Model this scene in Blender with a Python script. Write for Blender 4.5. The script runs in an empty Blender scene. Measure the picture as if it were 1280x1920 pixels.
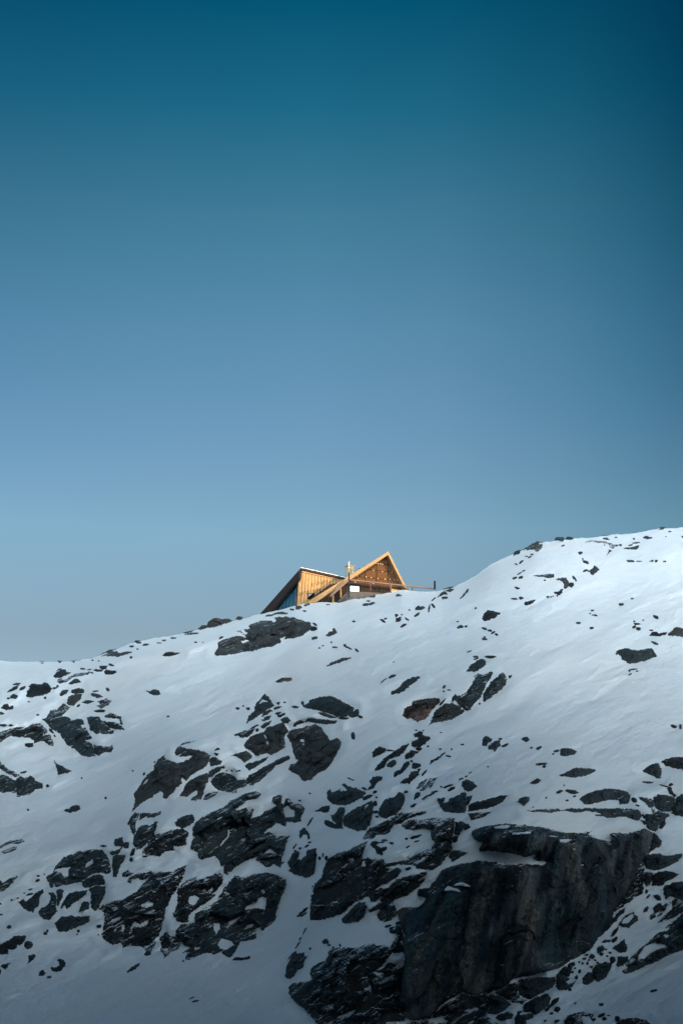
# Cabin on a snowy ridge
ROCK_TEXT = """
T 0 1200 4
P|rock_outcrop|long low dark outcrop lying on the left skyline|b|758,123 800,100 835,82 860,85 880,80 893,98 940,88 998,84 985,97 930,112 885,127 825,120
S|tiny dark stone in the string along the left skyline|990,48,32,14,0;1040,20,44,12,0;1190,22,40,7,0;985,130,26,14,-20;695,152,18,7,0;320,173,26,5,0;450,168,18,4,0;555,167,14,4,0;1032,68,14,6,0;743,157,9,5,0;1230,3,34,7,0
P|stone|dark flattened stone in the string along the left skyline, just under the crest|g|1066,38 1080,27 1100,24 1125,34 1100,44 1078,46
P|rock|dark wedge rock with pointed right end, highest of the left hand cluster|k|397,272 420,245 455,222 490,218 500,240 550,240 510,260 460,280 415,287
P|rock|thin dark sliver of rock on top of the pointed wedge rock|k|420,236 440,215 480,211 455,223
P|rock_outcrop|thin snaking black band of rock in the left cluster|k|430,295 460,287 480,300 510,285 550,258 600,247 690,237 706,248 660,258 600,270 550,280 520,300 480,322 450,326 432,312
P|rock|jagged black rock above the snow gap at the top right of the left cluster|k|745,195 780,190 820,192 800,205 810,215 775,225 750,212
P|rock|flat black rock with ragged upper edge, right end of the left cluster's top row|k|778,235 800,222 875,232 874,248 840,260 790,258
P|rock|low black rock lying between two jagged ones in the left cluster's top row|k|695,226 720,218 776,222 770,236 730,240
S|tiny dark stone in the left cluster's top row|620,215,50,10,5;835,187,38,12,15;670,222,30,6,0
P|rock|small grey rock with a flat foot beneath the snaking black band|g|512,328 540,305 560,292 590,292 610,316 580,324 545,332
P|boulder|rounded black boulder with a rusty pink patch at its foot|k|198,415 205,385 225,365 212,345 240,325 270,330 310,335 330,320 352,320 380,340 395,360 385,385 350,405 300,420 250,430 205,428
S|small dark stone beside the boulder with the rusty pink patch|412,360,36,16,-10;340,434,20,18,0;432,346,16,12,0;218,462,18,6,0
S|thin dark rock streak on the far left slope below the skyline|105,368,90,20,-25;170,362,52,20,-28;130,330,64,12,-5;120,350,50,8,-20
S|small dark stone at the left edge of the slope|105,425,60,34,0;65,438,22,10,0;12,550,40,18,0
P|rock|small black rock with a hooked right end near the left edge|k|8,505 30,480 60,478 75,500 100,490 105,512 98,522 50,528 15,515
P|boulder|small smooth oval boulder tilted to the left, beside the capping boulder|g|447,415 460,385 490,370 520,372 510,392 480,415 455,422
P|boulder|flat topped boulder capping the upper end of the left hand rib|g|530,395 540,372 595,358 635,375 630,398 580,405 545,402
P|boulder|squarish brown grey boulder right under the capping boulder|b|500,470 510,430 540,410 590,402 622,412 610,440 570,480 540,494 510,488
P|rock_outcrop|big black rock face in the left cluster running down to a snow gully|g|318,592 345,585 380,530 400,522 430,520 480,472 530,508 490,548 455,572 510,575 545,600 600,592 632,605 640,650 650,670 690,735 680,748 640,755 690,780 712,830 715,872 660,878 610,865 580,835 560,815 500,785 450,710 425,680 390,670 350,620|605,640 622,630 640,634 638,656 612,660
S|thin dark rock splinter in the gully left of the big black face|385,680,54,16,50;412,720,26,8,60
P|rock_outcrop|ribbed dark outcrop joined to the right of the big black face|g|652,582 700,572 745,575 760,605 790,630 815,655 855,680 855,704 800,705 720,700 680,675 665,640
P|rock_outcrop|dark slab pointing right beneath a thin snow shelf in the left cluster|k|770,608 850,612 905,632 925,650 935,675 870,670 820,655 790,630
P|rock_outcrop|thin hooked black rock at the right tip of the left cluster|k|780,572 830,545 880,562 908,572 910,600 928,635 900,630 895,592 840,585 795,580
P|rock_outcrop|ragged black rock at the lower right foot of the big black face|k|700,780 760,795 820,800 840,790 850,815 835,845 790,842 770,850 750,865 710,855
P|rock_outcrop|stack of jagged black ledges above the hooked rock|k|730,455 770,450 800,437 838,455 820,480 800,495 760,515 725,495 755,480
S|small dark stone right of the big black face|750,530,82,20,0;665,462,84,26,-8;720,415,100,20,12;810,372,34,18,40;590,492,26,12,-30;735,428,40,12,-10;718,384,40,8,-5
P|rock_outcrop|arched black rock band over a smooth snow bowl at the left edge|k|-60,700 0,690 50,672 120,652 190,655 250,625 310,628 345,665 370,700 403,770 400,798 370,785 325,758 255,775 255,755 225,732 150,730 80,720 40,745 0,770 -60,790
P|rock|small black block hanging below the arched rock band|k|190,775 250,770 252,800 220,808 190,795
S|flat dark slab above the arched rock band|25,640,50,16,-5;85,640,34,12,0
P|rock_outcrop|narrow black rock stringer slanting over the lower left outcrop|k|-40,890 0,900 25,935 60,965 110,990 145,1010 120,1030 60,1000 30,985 0,960 -40,960
P|rock_outcrop|black blocky outcrop cut by the left edge, below the snow bowl|g|-60,1040 0,1030 20,1005 50,1015 90,1040 130,1060 130,1150 80,1140 10,1145 -60,1130
P|rock_outcrop|rounded black outcrop with a snow wisp on its top at lower left|g|122,1060 140,1010 180,1030 235,1018 280,1060 328,1080 320,1110 270,1125 220,1160 130,1177 125,1140
S|small dark stone beside the rounded black outcrop at lower left|175,992,60,14,-15;357,1095,22,22,0
P|rock|upright triangular dark rock fin with a deep blue hollow beside it|g|405,900 440,935 500,960 537,985 490,1000 435,1012 425,960
P|stone|small lone dark rock with a tail to the left on the open left snowfield|g|1090,380 1125,385 1160,368 1195,380 1205,410 1160,415 1120,400
P|rock|lone low dark rock with tapered ends on the open slope under the left skyline|k|1215,118 1240,92 1280,86 1310,95 1355,95 1320,112 1270,124 1235,122
S|tiny dark pebble on the open left snowfield|1260,573,26,8,-10;793,1185,14,14,0;285,562,18,10,0;615,1035,10,10,0;213,1274,14,14,0;1080,1005,12,20,20;997,982,10,6,0
P|stone|small lone dark rock with a long left tail below the left snowfield|g|475,1275 500,1265 520,1270 535,1245 570,1235 600,1245 605,1270 575,1285 530,1295 490,1290
T 320 1120 4
P|stone|small dark wedge stone on the skyline left of the cabin|b|215,245 245,222 282,222 260,235 220,247
S|tiny dark stone on the skyline left of the cabin|165,272,110,12,-5;188,337,22,8,0;20,305,40,8,0;242,338,6,5,0
P|rock|blunt brown rock on the skyline under a snow strip left of the cabin|b|288,230 290,190 310,180 345,190 388,208 350,218 310,228
P|rock|thin dark rock cap above the snow strip on the skyline left of the cabin|b|320,172 345,168 380,178 430,172 448,185 420,197 380,195 340,182
P|stone|little brown rock peeping from a snow bump on the skyline beside the cabin|b|498,160 510,150 525,152 540,165 515,172
P|rock_outcrop|large brown cracked outcrop below the cabin, the biggest on the upper slope|b|332,430 340,400 356,375 352,345 370,325 410,312 450,298 510,288 560,300 545,275 490,255 520,250 555,280 575,270 545,240 590,238 585,212 640,190 700,172 745,172 775,192 795,165 770,152 880,145 920,148 970,168 1020,185 1045,180 1055,215 1040,255 980,285 900,310 860,312 800,300 845,322 800,345 760,370 700,378 600,405 545,412 480,425 400,435 350,438|525,325 580,318 590,330 540,345
S|small dark rock at the right end of the large brown outcrop|1068,235,64,34,-15;1080,202,36,12,35
P|rock|knobby dark rock at the upper left corner of the large brown outcrop|k|362,318 365,300 380,290 400,294 385,308
P|rock|low brown ledge along the snow under the cabin's glass wall|b|705,148 712,132 760,125 800,110 850,108 882,118 870,128 800,128 760,140
P|boulder|small squarish grey boulder in the snow under the cabin's golden wall|b|935,92 938,62 965,60 990,75 965,92
S|tiny dark stone around the grey boulder under the golden wall|912,92,40,10,0;1010,60,26,12,-20;1032,53,22,10,-10;1005,103,28,8,0;1180,54,26,6,0
P|rock|dark rock with a knob on top right of the large brown outcrop|b|1157,290 1180,262 1215,250 1213,236 1225,232 1240,245 1248,265 1215,285 1180,293
S|tiny dark stone on the open slope right of the large brown outcrop|1078,306,60,18,-15;1230,375,42,9,0;1203,337,12,9,0;1115,380,14,5,0;1140,362,12,5,0
P|rock|narrow pink and black rock lying alone mid slope below the large brown outcrop|r|780,632 815,612 850,600 905,602 912,620 880,632 850,628 830,640 800,640
P|boulder|pyramid shaped boulder with a snow patch under its sharp tip|g|568,945 585,890 625,850 640,800 680,750 710,720 735,745 778,815 730,840 690,865 640,905|655,800 690,765 735,785 690,790
P|rock|brown slab tucked against the right foot of the pyramid boulder|b|682,895 695,860 745,838 765,850 730,875
P|rock|second slanting slab below the pyramid boulder|g|697,930 700,900 760,882 740,915
P|rock|third and lowest slanting slab below the pyramid boulder|g|670,975 700,945 755,918 750,945 700,985
P|rock|round topped dark rock beside the slanting slabs below the pyramid boulder|g|840,905 870,893 900,920 885,945 845,945 820,915
S|small dark stone scattered around the pyramid boulder|800,828,52,18,-18;808,868,48,16,-15;840,880,66,14,-28;580,835,26,18,0;648,995,30,20,-30;630,970,70,10,-30;855,788,14,8,0;812,795,30,6,-60;815,890,40,18,20;545,815,14,7,0;690,920,16,10,0
P|rock_outcrop|dark slab with a long thin point to the left above the cracked mid slope crag|k|455,1037 540,1005 620,975 655,950 630,985 610,1020 580,1050 530,1052 500,1038
P|rock_outcrop|striped dark crag with snow specks on the middle slope|b|545,1110 580,1060 600,1040 660,1020 700,1010 715,975 790,955 840,938 870,965 885,1000 850,1050 860,1120 800,1165 750,1180 720,1165 640,1190 600,1150 575,1140|720,1075 740,1090 735,1105 718,1100|700,1020 720,1060 705,1062
P|rock_outcrop|dark brown slab pointing left under the striped crag|b|452,1185 500,1170 570,1150 610,1190 600,1210 550,1240 520,1215 490,1195
T 380 1120 3.048
P|rock_outcrop|big smooth brown heart shaped rock face on the middle slope|b|482,795 500,760 560,745 600,735 640,725 680,740 700,775 715,795 720,815 740,815 765,800 790,820 785,860 760,900 740,945 700,985 650,1010 620,1045 570,1050 550,1020 520,1005 490,985 500,955 530,950 540,930 515,890 510,850|553,812 575,810 580,825 555,828|560,836 582,833 575,845
P|boulder|big dark domed boulder above the brown heart shaped face|g|565,600 578,600 576,618 600,605 615,585 640,580 655,572 700,562 740,565 790,590 830,610 865,630 860,655 820,680 770,685 720,665 680,650 620,638 575,630
P|rock|small dark block leaning on the right end of the big domed boulder|g|836,665 870,640 885,635 895,660 890,680 850,688 832,680
P|rock|flat brown rock under the belly of the big domed boulder|b|655,655 700,660 760,685 765,692 720,688 680,675
P|rock|long dark bar of rock between the domed boulder and the heart shaped face|g|515,735 530,710 560,700 580,710 600,688 650,692 690,698 740,702 768,705 760,722 700,726 640,718 600,708 560,722 525,738
S|small dark stone beside the big domed boulder|803,690,60,14,0;900,683,30,12,20;530,627,42,10,0;570,603,14,20,0;430,605,14,8,0
P|rock|dark slanting slab, upper of the two below the striped crag|g|240,965 260,945 330,930 380,905 360,935 310,965 265,992
P|rock_outcrop|long dark slab slanting up to the heart shaped face, lower of two|g|245,1050 260,1020 330,980 380,955 430,925 490,902 503,925 460,945 420,960 370,1010 320,1055 280,1075 255,1070
P|rock_outcrop|dark green jagged rock left of the long slanting slab|g|45,1050 80,1010 120,1000 160,1010 190,1030 195,1045 240,1040 255,1060 250,1078 200,1095 185,1115 120,1100 80,1095 60,1070
P|stone|small upright dark stone alone right of the heart shaped face|g|845,785 850,772 862,768 872,790 868,815 850,812
S|tiny dark pebble above the heart shaped face|90,868,14,6,0;210,990,10,6,0;200,635,20,12,0;610,1120,8,6,0
T 640 1100 4
P|boulder|snow dusted boulder in front of the cabin's snow white window|b|98,92 110,62 135,38 165,33 200,45 252,55 257,72 240,82 200,80 160,88 120,93|118,74 150,64 175,70 150,80
P|stone|low dark double stone in the snow below the cabin terrace|g|155,143 160,128 185,124 205,126 230,112 248,115 250,128 220,138 180,148
S|tiny dark stone near the double stone below the terrace|203,107,28,7,0;93,260,22,12,0;508,175,12,8,0
P|stone|small dark pyramid stone at the foot of the terrace railing|g|398,74 415,55 428,52 458,70 430,74
P|rock|brownish rock with a notch in its top right of the cabin|g|548,178 555,155 578,138 590,150 610,145 628,158 610,172 580,178 560,174
P|stone|slanting dark slab stone under the notched rock|g|537,222 555,205 590,190 580,212 550,230
P|stone|squarish black stone in the scatter below the cabin's right side|k|402,265 408,235 430,232 448,245 440,260 420,265
S|small black stone in the scatter below the cabin's right side|412,215,24,22,0;450,210,16,6,0;490,243,44,10,30;462,292,50,16,-30;310,256,54,12,32;330,240,22,8,-20;440,232,16,8,0
P|rock|black crest rock where the ridge rises right of the deck|k|718,80 740,48 770,32 785,42 800,60 770,58 745,72
S|small dark stone on the crest right of the deck|810,28,62,20,-8;778,82,30,20,0;690,95,50,5,-42;760,85,14,20,0
P|stone|narrow upright black splinter right of the notched rock|k|645,195 650,150 662,125 664,155 657,190
S|thin dark splinter of rock on the upper slope right of the cabin|685,140,50,14,50;940,35,44,12,-60;905,75,60,8,-45;920,55,20,10,-60
P|boulder|angular black boulder with a pointed right end on the right hand snowfield|k|1052,240 1065,210 1085,178 1130,183 1192,197 1150,232 1085,258 1060,252
S|small dark stone under the angular black boulder|885,302,44,18,-20;932,298,20,12,-20;1070,315,44,14,20;1110,328,40,14,10;1135,345,30,10,-30;1160,358,24,12,10;1075,393,44,14,0;1072,380,10,16,0;955,487,38,6,-20;905,303,22,8,-40;1005,160,12,12,0;870,262,14,6,0
P|rock|oval dark rock tipped to the right above the tall split slabs|g|928,640 960,595 1000,565 1040,542 1065,540 1085,560 1082,585 1060,605 1010,635 960,640
S|thin dark stone above the oval tipped rock|1118,528,84,22,0;1005,525,44,12,0;1008,540,40,8,-20
P|rock_outcrop|tall dark slab leaning right, left of the two split slabs|g|820,865 830,825 850,812 895,815 935,790 945,765 970,745 985,710 1000,690 990,672 1025,650 1060,658 1090,655 1115,632 1133,645 1110,690 1080,740 1060,790 1020,865 985,890 965,925 930,930 880,890 850,850
P|rock_outcrop|lower grey end of the leaning slab, streaked with snow and pink rock|b|655,1038 680,980 700,930 740,900 780,875 830,872 880,895 930,935 880,965 830,995 760,1012 690,1020
P|rock_outcrop|right hand slab of the split pair with a rounded tip|g|1058,865 1065,800 1100,750 1115,720 1150,690 1195,650 1215,645 1240,690 1230,735 1190,775 1130,825 1080,855
P|stone|small dark triangular stone right of the split slabs|g|1248,668 1280,662 1268,685 1255,690
P|boulder|brown boulder with a white pink spot in its middle|r|457,970 468,915 495,895 525,892 535,865 580,848 640,838 690,830 738,838 742,865 715,890 680,930 650,970 620,995 575,1015 540,1000 520,985 495,995
S|thin dark stone between the spotted boulder and the tall slab|770,750,34,14,-50;805,775,28,6,0;765,785,14,8,0;760,860,80,12,-50;1033,878,14,10,-40
P|rock|long grey slab lying slantwise alone on the middle snowfield|g|368,815 372,790 400,770 440,750 460,720 500,690 550,675 595,668 585,685 540,720 510,745 470,780 430,802
S|thin dark streak of rock above the lone grey slab|380,672,60,18,-20;315,705,80,5,-42
P|rock|small brown and dark strip of rock with two ends, below the knobbed rock|b|-116,596 -68,564 -16,544 20,532 72,526 64,542 10,560 -4,566 -64,588
S|small dark stone above the two ended strip|25,440,22,18,10;52,458,52,10,25;112,475,40,12,40;390,566,8,5,0
P|boulder|small dark half dome boulder, left of the snow capped pair|g|1050,1190 1060,1145 1080,1117 1110,1125 1138,1145 1120,1158 1095,1170 1085,1195
P|boulder|small dark block boulder, right of the snow capped pair|g|1098,1195 1130,1172 1160,1155 1192,1150 1192,1195 1165,1215 1148,1240 1130,1220 1100,1222
S|small dark stone around the snow capped boulder pair|1225,1190,66,18,-20;1188,1140,30,12,0;905,1184,24,8,0
P|rock|black stepped rock, topmost of the diagonal rock train|k|535,1112 560,1095 590,1083 610,1092 605,1112 640,1120 668,1132 645,1165 600,1200 555,1205 520,1195 530,1160 560,1150 580,1130 545,1125
P|rock|black rock tucked under the stepped rock in the diagonal train|k|555,1205 590,1203 610,1215 585,1232 558,1225
P|rock|dark angular block with a flat top at the left end of the diagonal train|k|228,1245 260,1215 285,1197 330,1218 330,1240 300,1255 240,1278 232,1275
S|small dark stone near the top of the diagonal rock train|360,1228,60,7,5;648,1198,12,14,0;738,1218,16,8,0;825,1218,8,8,0;560,1077,16,6,0;612,1078,14,5,0;745,1094,14,5,0
T 960 980 4
P|rock_outcrop|brownish crag standing on the right skyline|b|88,215 120,190 155,175 180,158 228,157 222,190 185,220 160,200 130,205
S|dark stone on the right skyline crest|355,126,48,16,0;425,121,38,12,5;35,230,70,14,-25;1180,66,24,6,0;372,137,24,5,0
P|stone|dark stone on the skyline near the top right corner of the hill|b|1092,55 1115,40 1138,42 1130,52
S|small dark stone just below the right skyline|145,238,28,10,-10;65,295,36,14,-45;28,310,22,10,30;130,258,40,8,-30;105,252,20,6,0;15,415,40,14,-20;63,410,38,14,-10;35,490,32,16,15;63,565,38,20,0;15,570,50,10,5;380,172,24,8,-20;85,360,24,5,-20;55,380,40,4,-30
P|rock_outcrop|hooked black rock band curving under the right skyline|k|535,155 550,138 590,132 640,138 700,140 745,158 775,170 755,195 735,190 722,165 690,155 640,148 590,145 555,148
P|rock|thin jagged black tail below the hooked rock band|k|700,258 718,225 722,198 748,212 725,225
P|stone|dark rock touching the crest above the hooked band|k|672,122 685,110 710,112 725,125 738,131 700,128
S|small dark stone beside the hooked rock band|780,170,26,10,0;808,168,20,14,0;910,122,14,9,0;775,111,20,6,0;690,168,10,5,0
P|rock|curled dark rock with a raised right horn on the upper right slope|b|822,195 855,185 900,182 925,175 950,165 948,185 925,203 870,200
P|rock|flat black rock between two points near the top right crest|k|972,113 1000,97 1020,105 1050,110 1045,120 1010,124
S|thin dark stone above the curled rock|925,152,70,8,-5;885,168,30,7,-15;1275,107,16,14,0;1150,104,5,4,0
S|dark stone in the broken line across the upper right slope|885,288,60,16,5;945,290,40,4,0;1048,287,14,14,0;1078,284,22,8,0;1140,291,24,10,0;1075,293,20,5,0;1030,288,8,4,0
S|small dark stone left of the arrow shaped rock|510,225,36,16,15;548,295,50,22,20;527,272,14,6,30;548,358,40,12,-20;570,362,30,8,10;505,230,16,20,0
P|boulder|arrow shaped grey boulder pointing right on the upper right slope|g|582,350 600,348 612,318 635,330 653,348 635,370 605,393 588,390
P|rock_outcrop|long low dark rock at the left end of the curved rock arc|g|152,400 180,392 225,392 275,383 312,385 312,412 270,416 230,408 190,404
P|rock_outcrop|brown crescent rock in the middle of the curved rock arc|b|318,422 350,415 400,412 420,435 422,470 405,495 388,495 382,455 360,435
P|boulder|round black boulder beside the brown crescent rock|k|415,460 435,445 460,448 465,470 445,486 420,478
P|rock|ragged black rock at the lower tip of the curved rock arc|k|310,515 340,518 370,498 382,502 372,530 345,545 315,535
S|small dark stone near the curved rock arc|462,415,34,16,45;476,432,10,12,0;265,558,20,14,0;287,556,10,8,0;335,550,8,8,0;243,432,14,6,0;305,552,8,5,0
P|boulder|knobby black boulder shaped like a bean below the curved rock arc|k|90,600 105,592 140,582 175,575 172,590 140,610 110,627 92,620
S|small dark stone on the open middle of the right snowfield|597,658,24,8,0;620,694,28,10,15;582,680,10,6,0;495,752,38,16,0;592,790,36,18,0;815,612,46,18,-10;897,569,20,8,0;597,692,6,6,0
S|small dark stone in the cluster above the flat topped right boulder|1075,708,46,20,10;912,782,34,22,-20;942,795,38,22,15;932,760,46,14,0;980,732,10,8,0;911,740,12,8,0;1040,807,34,7,0
P|rock|low wide black rock above the stubby teardrop stone on the right|k|1025,848 1045,822 1075,815 1095,830 1160,818 1150,838 1100,854 1050,850
P|boulder|grey boulder half cut off by the right edge|b|1163,838 1190,815 1212,790 1240,783 1270,790 1290,800 1320,830 1300,858 1230,852 1180,852
P|stone|teardrop shaped dark stone above the flat topped right boulder|g|1032,892 1045,888 1080,900 1096,912 1088,922 1065,915
P|boulder|big flat topped dark boulder with a blunt left end on the right snowfield|g|768,985 785,955 810,945 860,940 910,955 950,958 990,945 1045,943 1075,980 1088,1003 1030,1022 950,1048 870,1060 830,1030 805,1000
S|thin curved dark stone below the big flat topped boulder|900,1100,62,7,-8;880,1138,26,6,-30;933,1113,12,8,0;876,1110,14,12,-30
T 960 1260 4
S|small dark stone near the right edge of the open snowfield|1208,410,56,24,25;1258,410,16,34,0
P|stone|small lone many sided dark stone high in the lower right field|g|65,505 78,488 115,488 132,512 100,527
P|rock|dark oval rock with a left tail in the lower right field|g|355,625 358,575 395,568 440,572 484,592 470,615 410,632
S|small dark stone left of the tailed oval rock|330,592,44,14,-15;143,568,20,14,0;197,570,44,18,-25;305,615,20,6,-10
S|small dark stone in the middle of the lower right field|210,690,90,16,-3;238,706,26,22,0;178,822,80,34,-18;445,898,96,26,8;352,898,50,18,-15;408,963,24,10,0;465,932,32,12,0;255,942,14,12,0;387,850,10,7,0;412,885,20,10,0;155,1013,8,6,0
P|boulder|long flat dark boulder with serrated top in the lower right field|g|342,775 400,750 450,728 485,716 560,720 615,728 626,740 590,762 530,782 440,794 420,785 370,784
P|boulder|small dark boulder with a pointed foot above the long ledge|g|35,968 50,948 80,938 132,938 125,968 85,1006 60,985
P|boulder|shark fin shaped dark boulder at the right of the lower field|g|972,745 1010,712 1050,690 1092,682 1112,720 1118,775 1110,808 1060,785
P|boulder|long black boulder cut by the right edge beside the shark fin boulder|k|1110,675 1150,655 1200,640 1290,636 1380,650 1380,730 1290,734 1220,725 1150,705
S|thin dark stone between the shark fin boulder and the blocky rim|1010,828,96,16,6;1188,845,32,22,0;1140,855,80,8,15
P|rock|dark diagonal rock rib under the shark fin boulder|k|1155,870 1190,862 1200,900 1230,925 1215,940 1180,910
P|boulder|large long rounded boulder lying above the ledge, tan on its flank|g|503,958 520,935 570,908 640,888 710,876 790,878 850,895 885,920 880,960 865,990 800,992 795,965 760,958 700,962 660,972 600,994 540,990
S|small dark stone right of the large rounded boulder|912,962,44,40,0;935,1000,34,10,20
P|rock_outcrop|long thin dark ledge across the slope above the great cliff|g|108,1038 180,1035 230,1028 300,1030 340,1022 360,1035 430,1022 520,1022 600,1020 700,1022 800,1022 880,1028 940,1030 965,1045 968,1080 955,1112 900,1110 850,1085 800,1085 710,1097 680,1085 620,1080 610,1070 665,1068 640,1055 570,1045 480,1055 420,1045 360,1042 330,1050 290,1058 230,1050 150,1048
P|rock_outcrop|dark jagged block at the left of the rocky rim beside the cliff|g|940,935 990,942 1060,960 1060,1010 1030,1020 1000,985 970,965
P|rock_outcrop|big blocky grey boulder on the rim at the upper right of the cliff|g|1060,935 1090,918 1150,925 1195,930 1222,950 1215,1000 1180,1050 1120,1050 1070,1020 1060,975
P|boulder|rounded boulder at the right edge beside the blocky rim boulder|g|1222,950 1240,930 1290,905 1370,920 1370,1030 1290,1042 1210,1050 1185,1040 1210,1000
P|rock_outcrop|dark slanted block under the blocky rim boulder|g|965,1070 1040,1060 1045,1020 1110,1050 1175,1062 1180,1080 1140,1110 1100,1150 1075,1200 1020,1185 990,1150 955,1110 1000,1115
P|rock|small black rock in the dark cleft right of the cliff rim|k|1090,1170 1115,1130 1145,1112 1150,1140 1120,1182
P|rock|black rock in shadow under the rounded right edge boulder|k|1185,1055 1240,1045 1300,1040 1370,1045 1370,1100 1270,1085 1220,1075
T 180 1370 4
P|rock_outcrop|tall dome of brown grey rock with a hooked brow, left of the crags|b|268,610 285,560 290,510 288,470 330,410 350,375 390,325 430,300 440,255 470,210 520,178 510,200 560,225 600,242 640,238 660,225 700,212 725,188 680,190 640,195 600,185 590,165 610,120 640,118 700,135 760,145 820,160 862,190 850,225 830,262 800,290 760,300 720,335 675,378 640,345 645,385 610,425 560,480 525,515 505,498 505,465 485,455 450,475 400,510 340,545|350,400 385,362 395,368 380,392 352,408
P|rock_outcrop|thin curved dark brow of rock above the tall dome|k|612,118 650,95 700,80 745,76 700,92 650,108
P|rock_outcrop|dark brown slab pointing down left inside the crag field's top|b|622,490 660,440 672,400 720,360 770,340 830,310 845,340 840,380 820,420 810,470 790,515 720,522 710,510 760,480 765,440 720,470 690,492
P|rock_outcrop|dark rock with ragged right edge beside the tall dome's brow|g|850,225 870,195 900,200 945,225 935,255 890,265 860,270
P|rock_outcrop|slanting dark rib above the snow wedge beside the tall dome|g|830,355 850,300 900,275 960,258 968,275 920,310 870,345
P|rock_outcrop|dark green crag with snow flecked left edge right of the tall dome|g|865,400 870,375 920,330 950,310 1000,320 1045,345 1060,365 1030,385 1110,360 1130,385 1110,415 1055,430 1050,465 980,462 920,445 880,420
P|rock_outcrop|low black rock under the snow flecked crag|k|800,520 820,480 870,455 920,462 890,490 830,520
S|small dark stone floating between the tall dome and the striped crag|905,140,42,12,-30;905,178,24,16,-40;895,170,16,8,0;1017,300,10,7,0;1056,303,12,8,0;980,300,12,4,0;72,505,12,12,0;440,235,10,10,0;362,325,10,18,20;278,300,8,5,0
P|rock_outcrop|dark brow of rock at the left edge below the tall dome|g|322,675 330,620 380,615 420,622 490,605 485,625 450,640 440,650 400,652 370,648
P|rock_outcrop|narrow black rock rib hugging the left side of the crag field|k|235,700 262,640 300,612 325,615 320,650 300,700 300,780 285,790 262,740 255,705
P|rock_outcrop|dark broken rock with snow specks under the tall dome|g|300,760 330,715 380,705 400,720 440,680 470,690 450,740 430,790 390,840 350,880 310,890 275,850 285,790
P|rock|elongated dark rock at the very left foot of the snow specked rock|k|255,930 270,885 295,880 290,925 262,948
S|small dark stone at the left foot of the crag field|268,966,28,30,20;55,864,40,12,0
P|rock_outcrop|dark ribbed rock wall with shallow vertical grooves under a snow bench|k|340,945 350,895 400,830 430,785 500,768 560,745 640,735 700,760 680,810 680,855 620,870 580,865 590,900 560,900 520,910 480,940 400,935 375,955
P|rock|dark leaning block perched on the grooved wall|g|590,690 620,655 680,632 720,625 740,645 735,690 690,715 650,735 605,715
P|rock_outcrop|great dark green crag face in the centre of the crag field|g|705,885 730,790 720,740 745,690 790,650 850,620 905,595 960,570 1000,530 1060,500 1120,470 1150,462 1200,452 1245,478 1200,515 1140,520 1100,550 1050,590 1060,600 1130,572 1140,600 1185,585 1170,640 1150,670 @420,1440,4.923 225,480 330,440 380,400 490,350 440,310 455,265 530,245 535,300 520,320 558,345 565,290 590,275 625,300 632,325 700,330 750,375 720,430 710,495 660,505 580,495 575,530 550,540 510,515 480,512 440,550 350,605 430,590 460,625 605,627 565,710 535,850 555,870 510,925 460,885 420,920 380,910 290,850 300,825 @180,1370,4 1200,950 1120,975 1080,1000 1020,1045 985,1085 950,1060 965,1020 935,1015 925,975 890,940 840,950 800,968 765,960 760,910|915,890 950,830 985,790 990,740 1005,745 1000,790 960,840|908,665 935,645 938,658 912,672|@420,1440,4.923 545,370 580,345 650,400 655,450 565,455|@420,1440,4.923 370,780 420,745 490,790 430,785
P|boulder|dark triangular boulder at the foot of the snow gully left of the crags|g|132,850 140,815 200,790 205,830 250,840 248,880 220,885 190,870 150,868
P|rock|flat dark rock beneath the triangular gully boulder|g|105,905 150,895 200,875 180,915 130,935 108,925
P|boulder|tall shield shaped dark boulder in the left gully|g|118,1000 125,940 180,925 220,935 215,970 180,1020 155,1100 130,1100
T 0 1560 4
P|rock_outcrop|ragged dark streak of rock at the left edge, low on the slope|k|-40,125 0,100 60,75 110,58 170,55 188,70 140,90 90,85 40,105 0,128
P|rock_outcrop|thin dark streak under the ragged one at the left edge|k|10,150 60,128 100,110 135,110 125,130 80,150 35,163
P|rock_outcrop|wedge of dark rock pointing up right at the left edge|g|-50,370 0,365 30,378 80,345 130,330 128,345 80,395 30,445 -50,455
P|rock_outcrop|broad rounded dark outcrop with a hanging snow patch, left of the crag field|g|345,335 400,300 405,275 440,235 480,190 540,165 620,138 700,130 770,130 800,170 825,220 832,270 825,315 760,310 700,310 650,345 600,375 540,390 450,405 380,418 365,380|640,275 650,235 690,205 702,210 700,235 670,255|405,285 450,270 500,262 535,258 512,290 515,330 480,335 460,305 410,292
P|rock|dark squarish rock under the right end of the broad rounded outcrop|g|612,370 665,345 720,320 780,325 788,395 720,400 640,420 620,400
P|rock|smooth upright dark slab with a pointed foot beside a tan snow patch|g|662,425 720,405 795,408 795,450 770,510 720,595 685,570 680,520 685,460
P|rock|dark chunk with a peaked snow cap at the left foot of the broad outcrop|g|135,525 175,505 190,520 240,490 270,455 325,425 325,450 300,480 295,550 260,575 250,605 180,575
S|thin dark stone above the snow capped chunk|230,465,60,12,-15;90,510,16,14,0;136,496,16,8,0;185,458,12,6,0;290,330,20,8,0;285,362,34,18,-20;335,316,8,6,0;230,430,30,8,-20
P|rock_outcrop|dark folded rock hanging into the snow under the broad outcrop|g|285,590 350,550 380,515 380,480 358,455 400,448 425,480 425,540 430,595 400,625 375,660 330,655 300,625
P|rock|small dark upright block between folded rock and slanting slabs|g|422,440 450,425 480,435 470,490 450,530 440,560 428,550 430,480
P|rock|dark slab with a forked lower end under the broad outcrop|g|450,580 480,510 520,460 580,445 655,430 650,470 600,500 550,540 500,580 490,545 470,565
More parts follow.
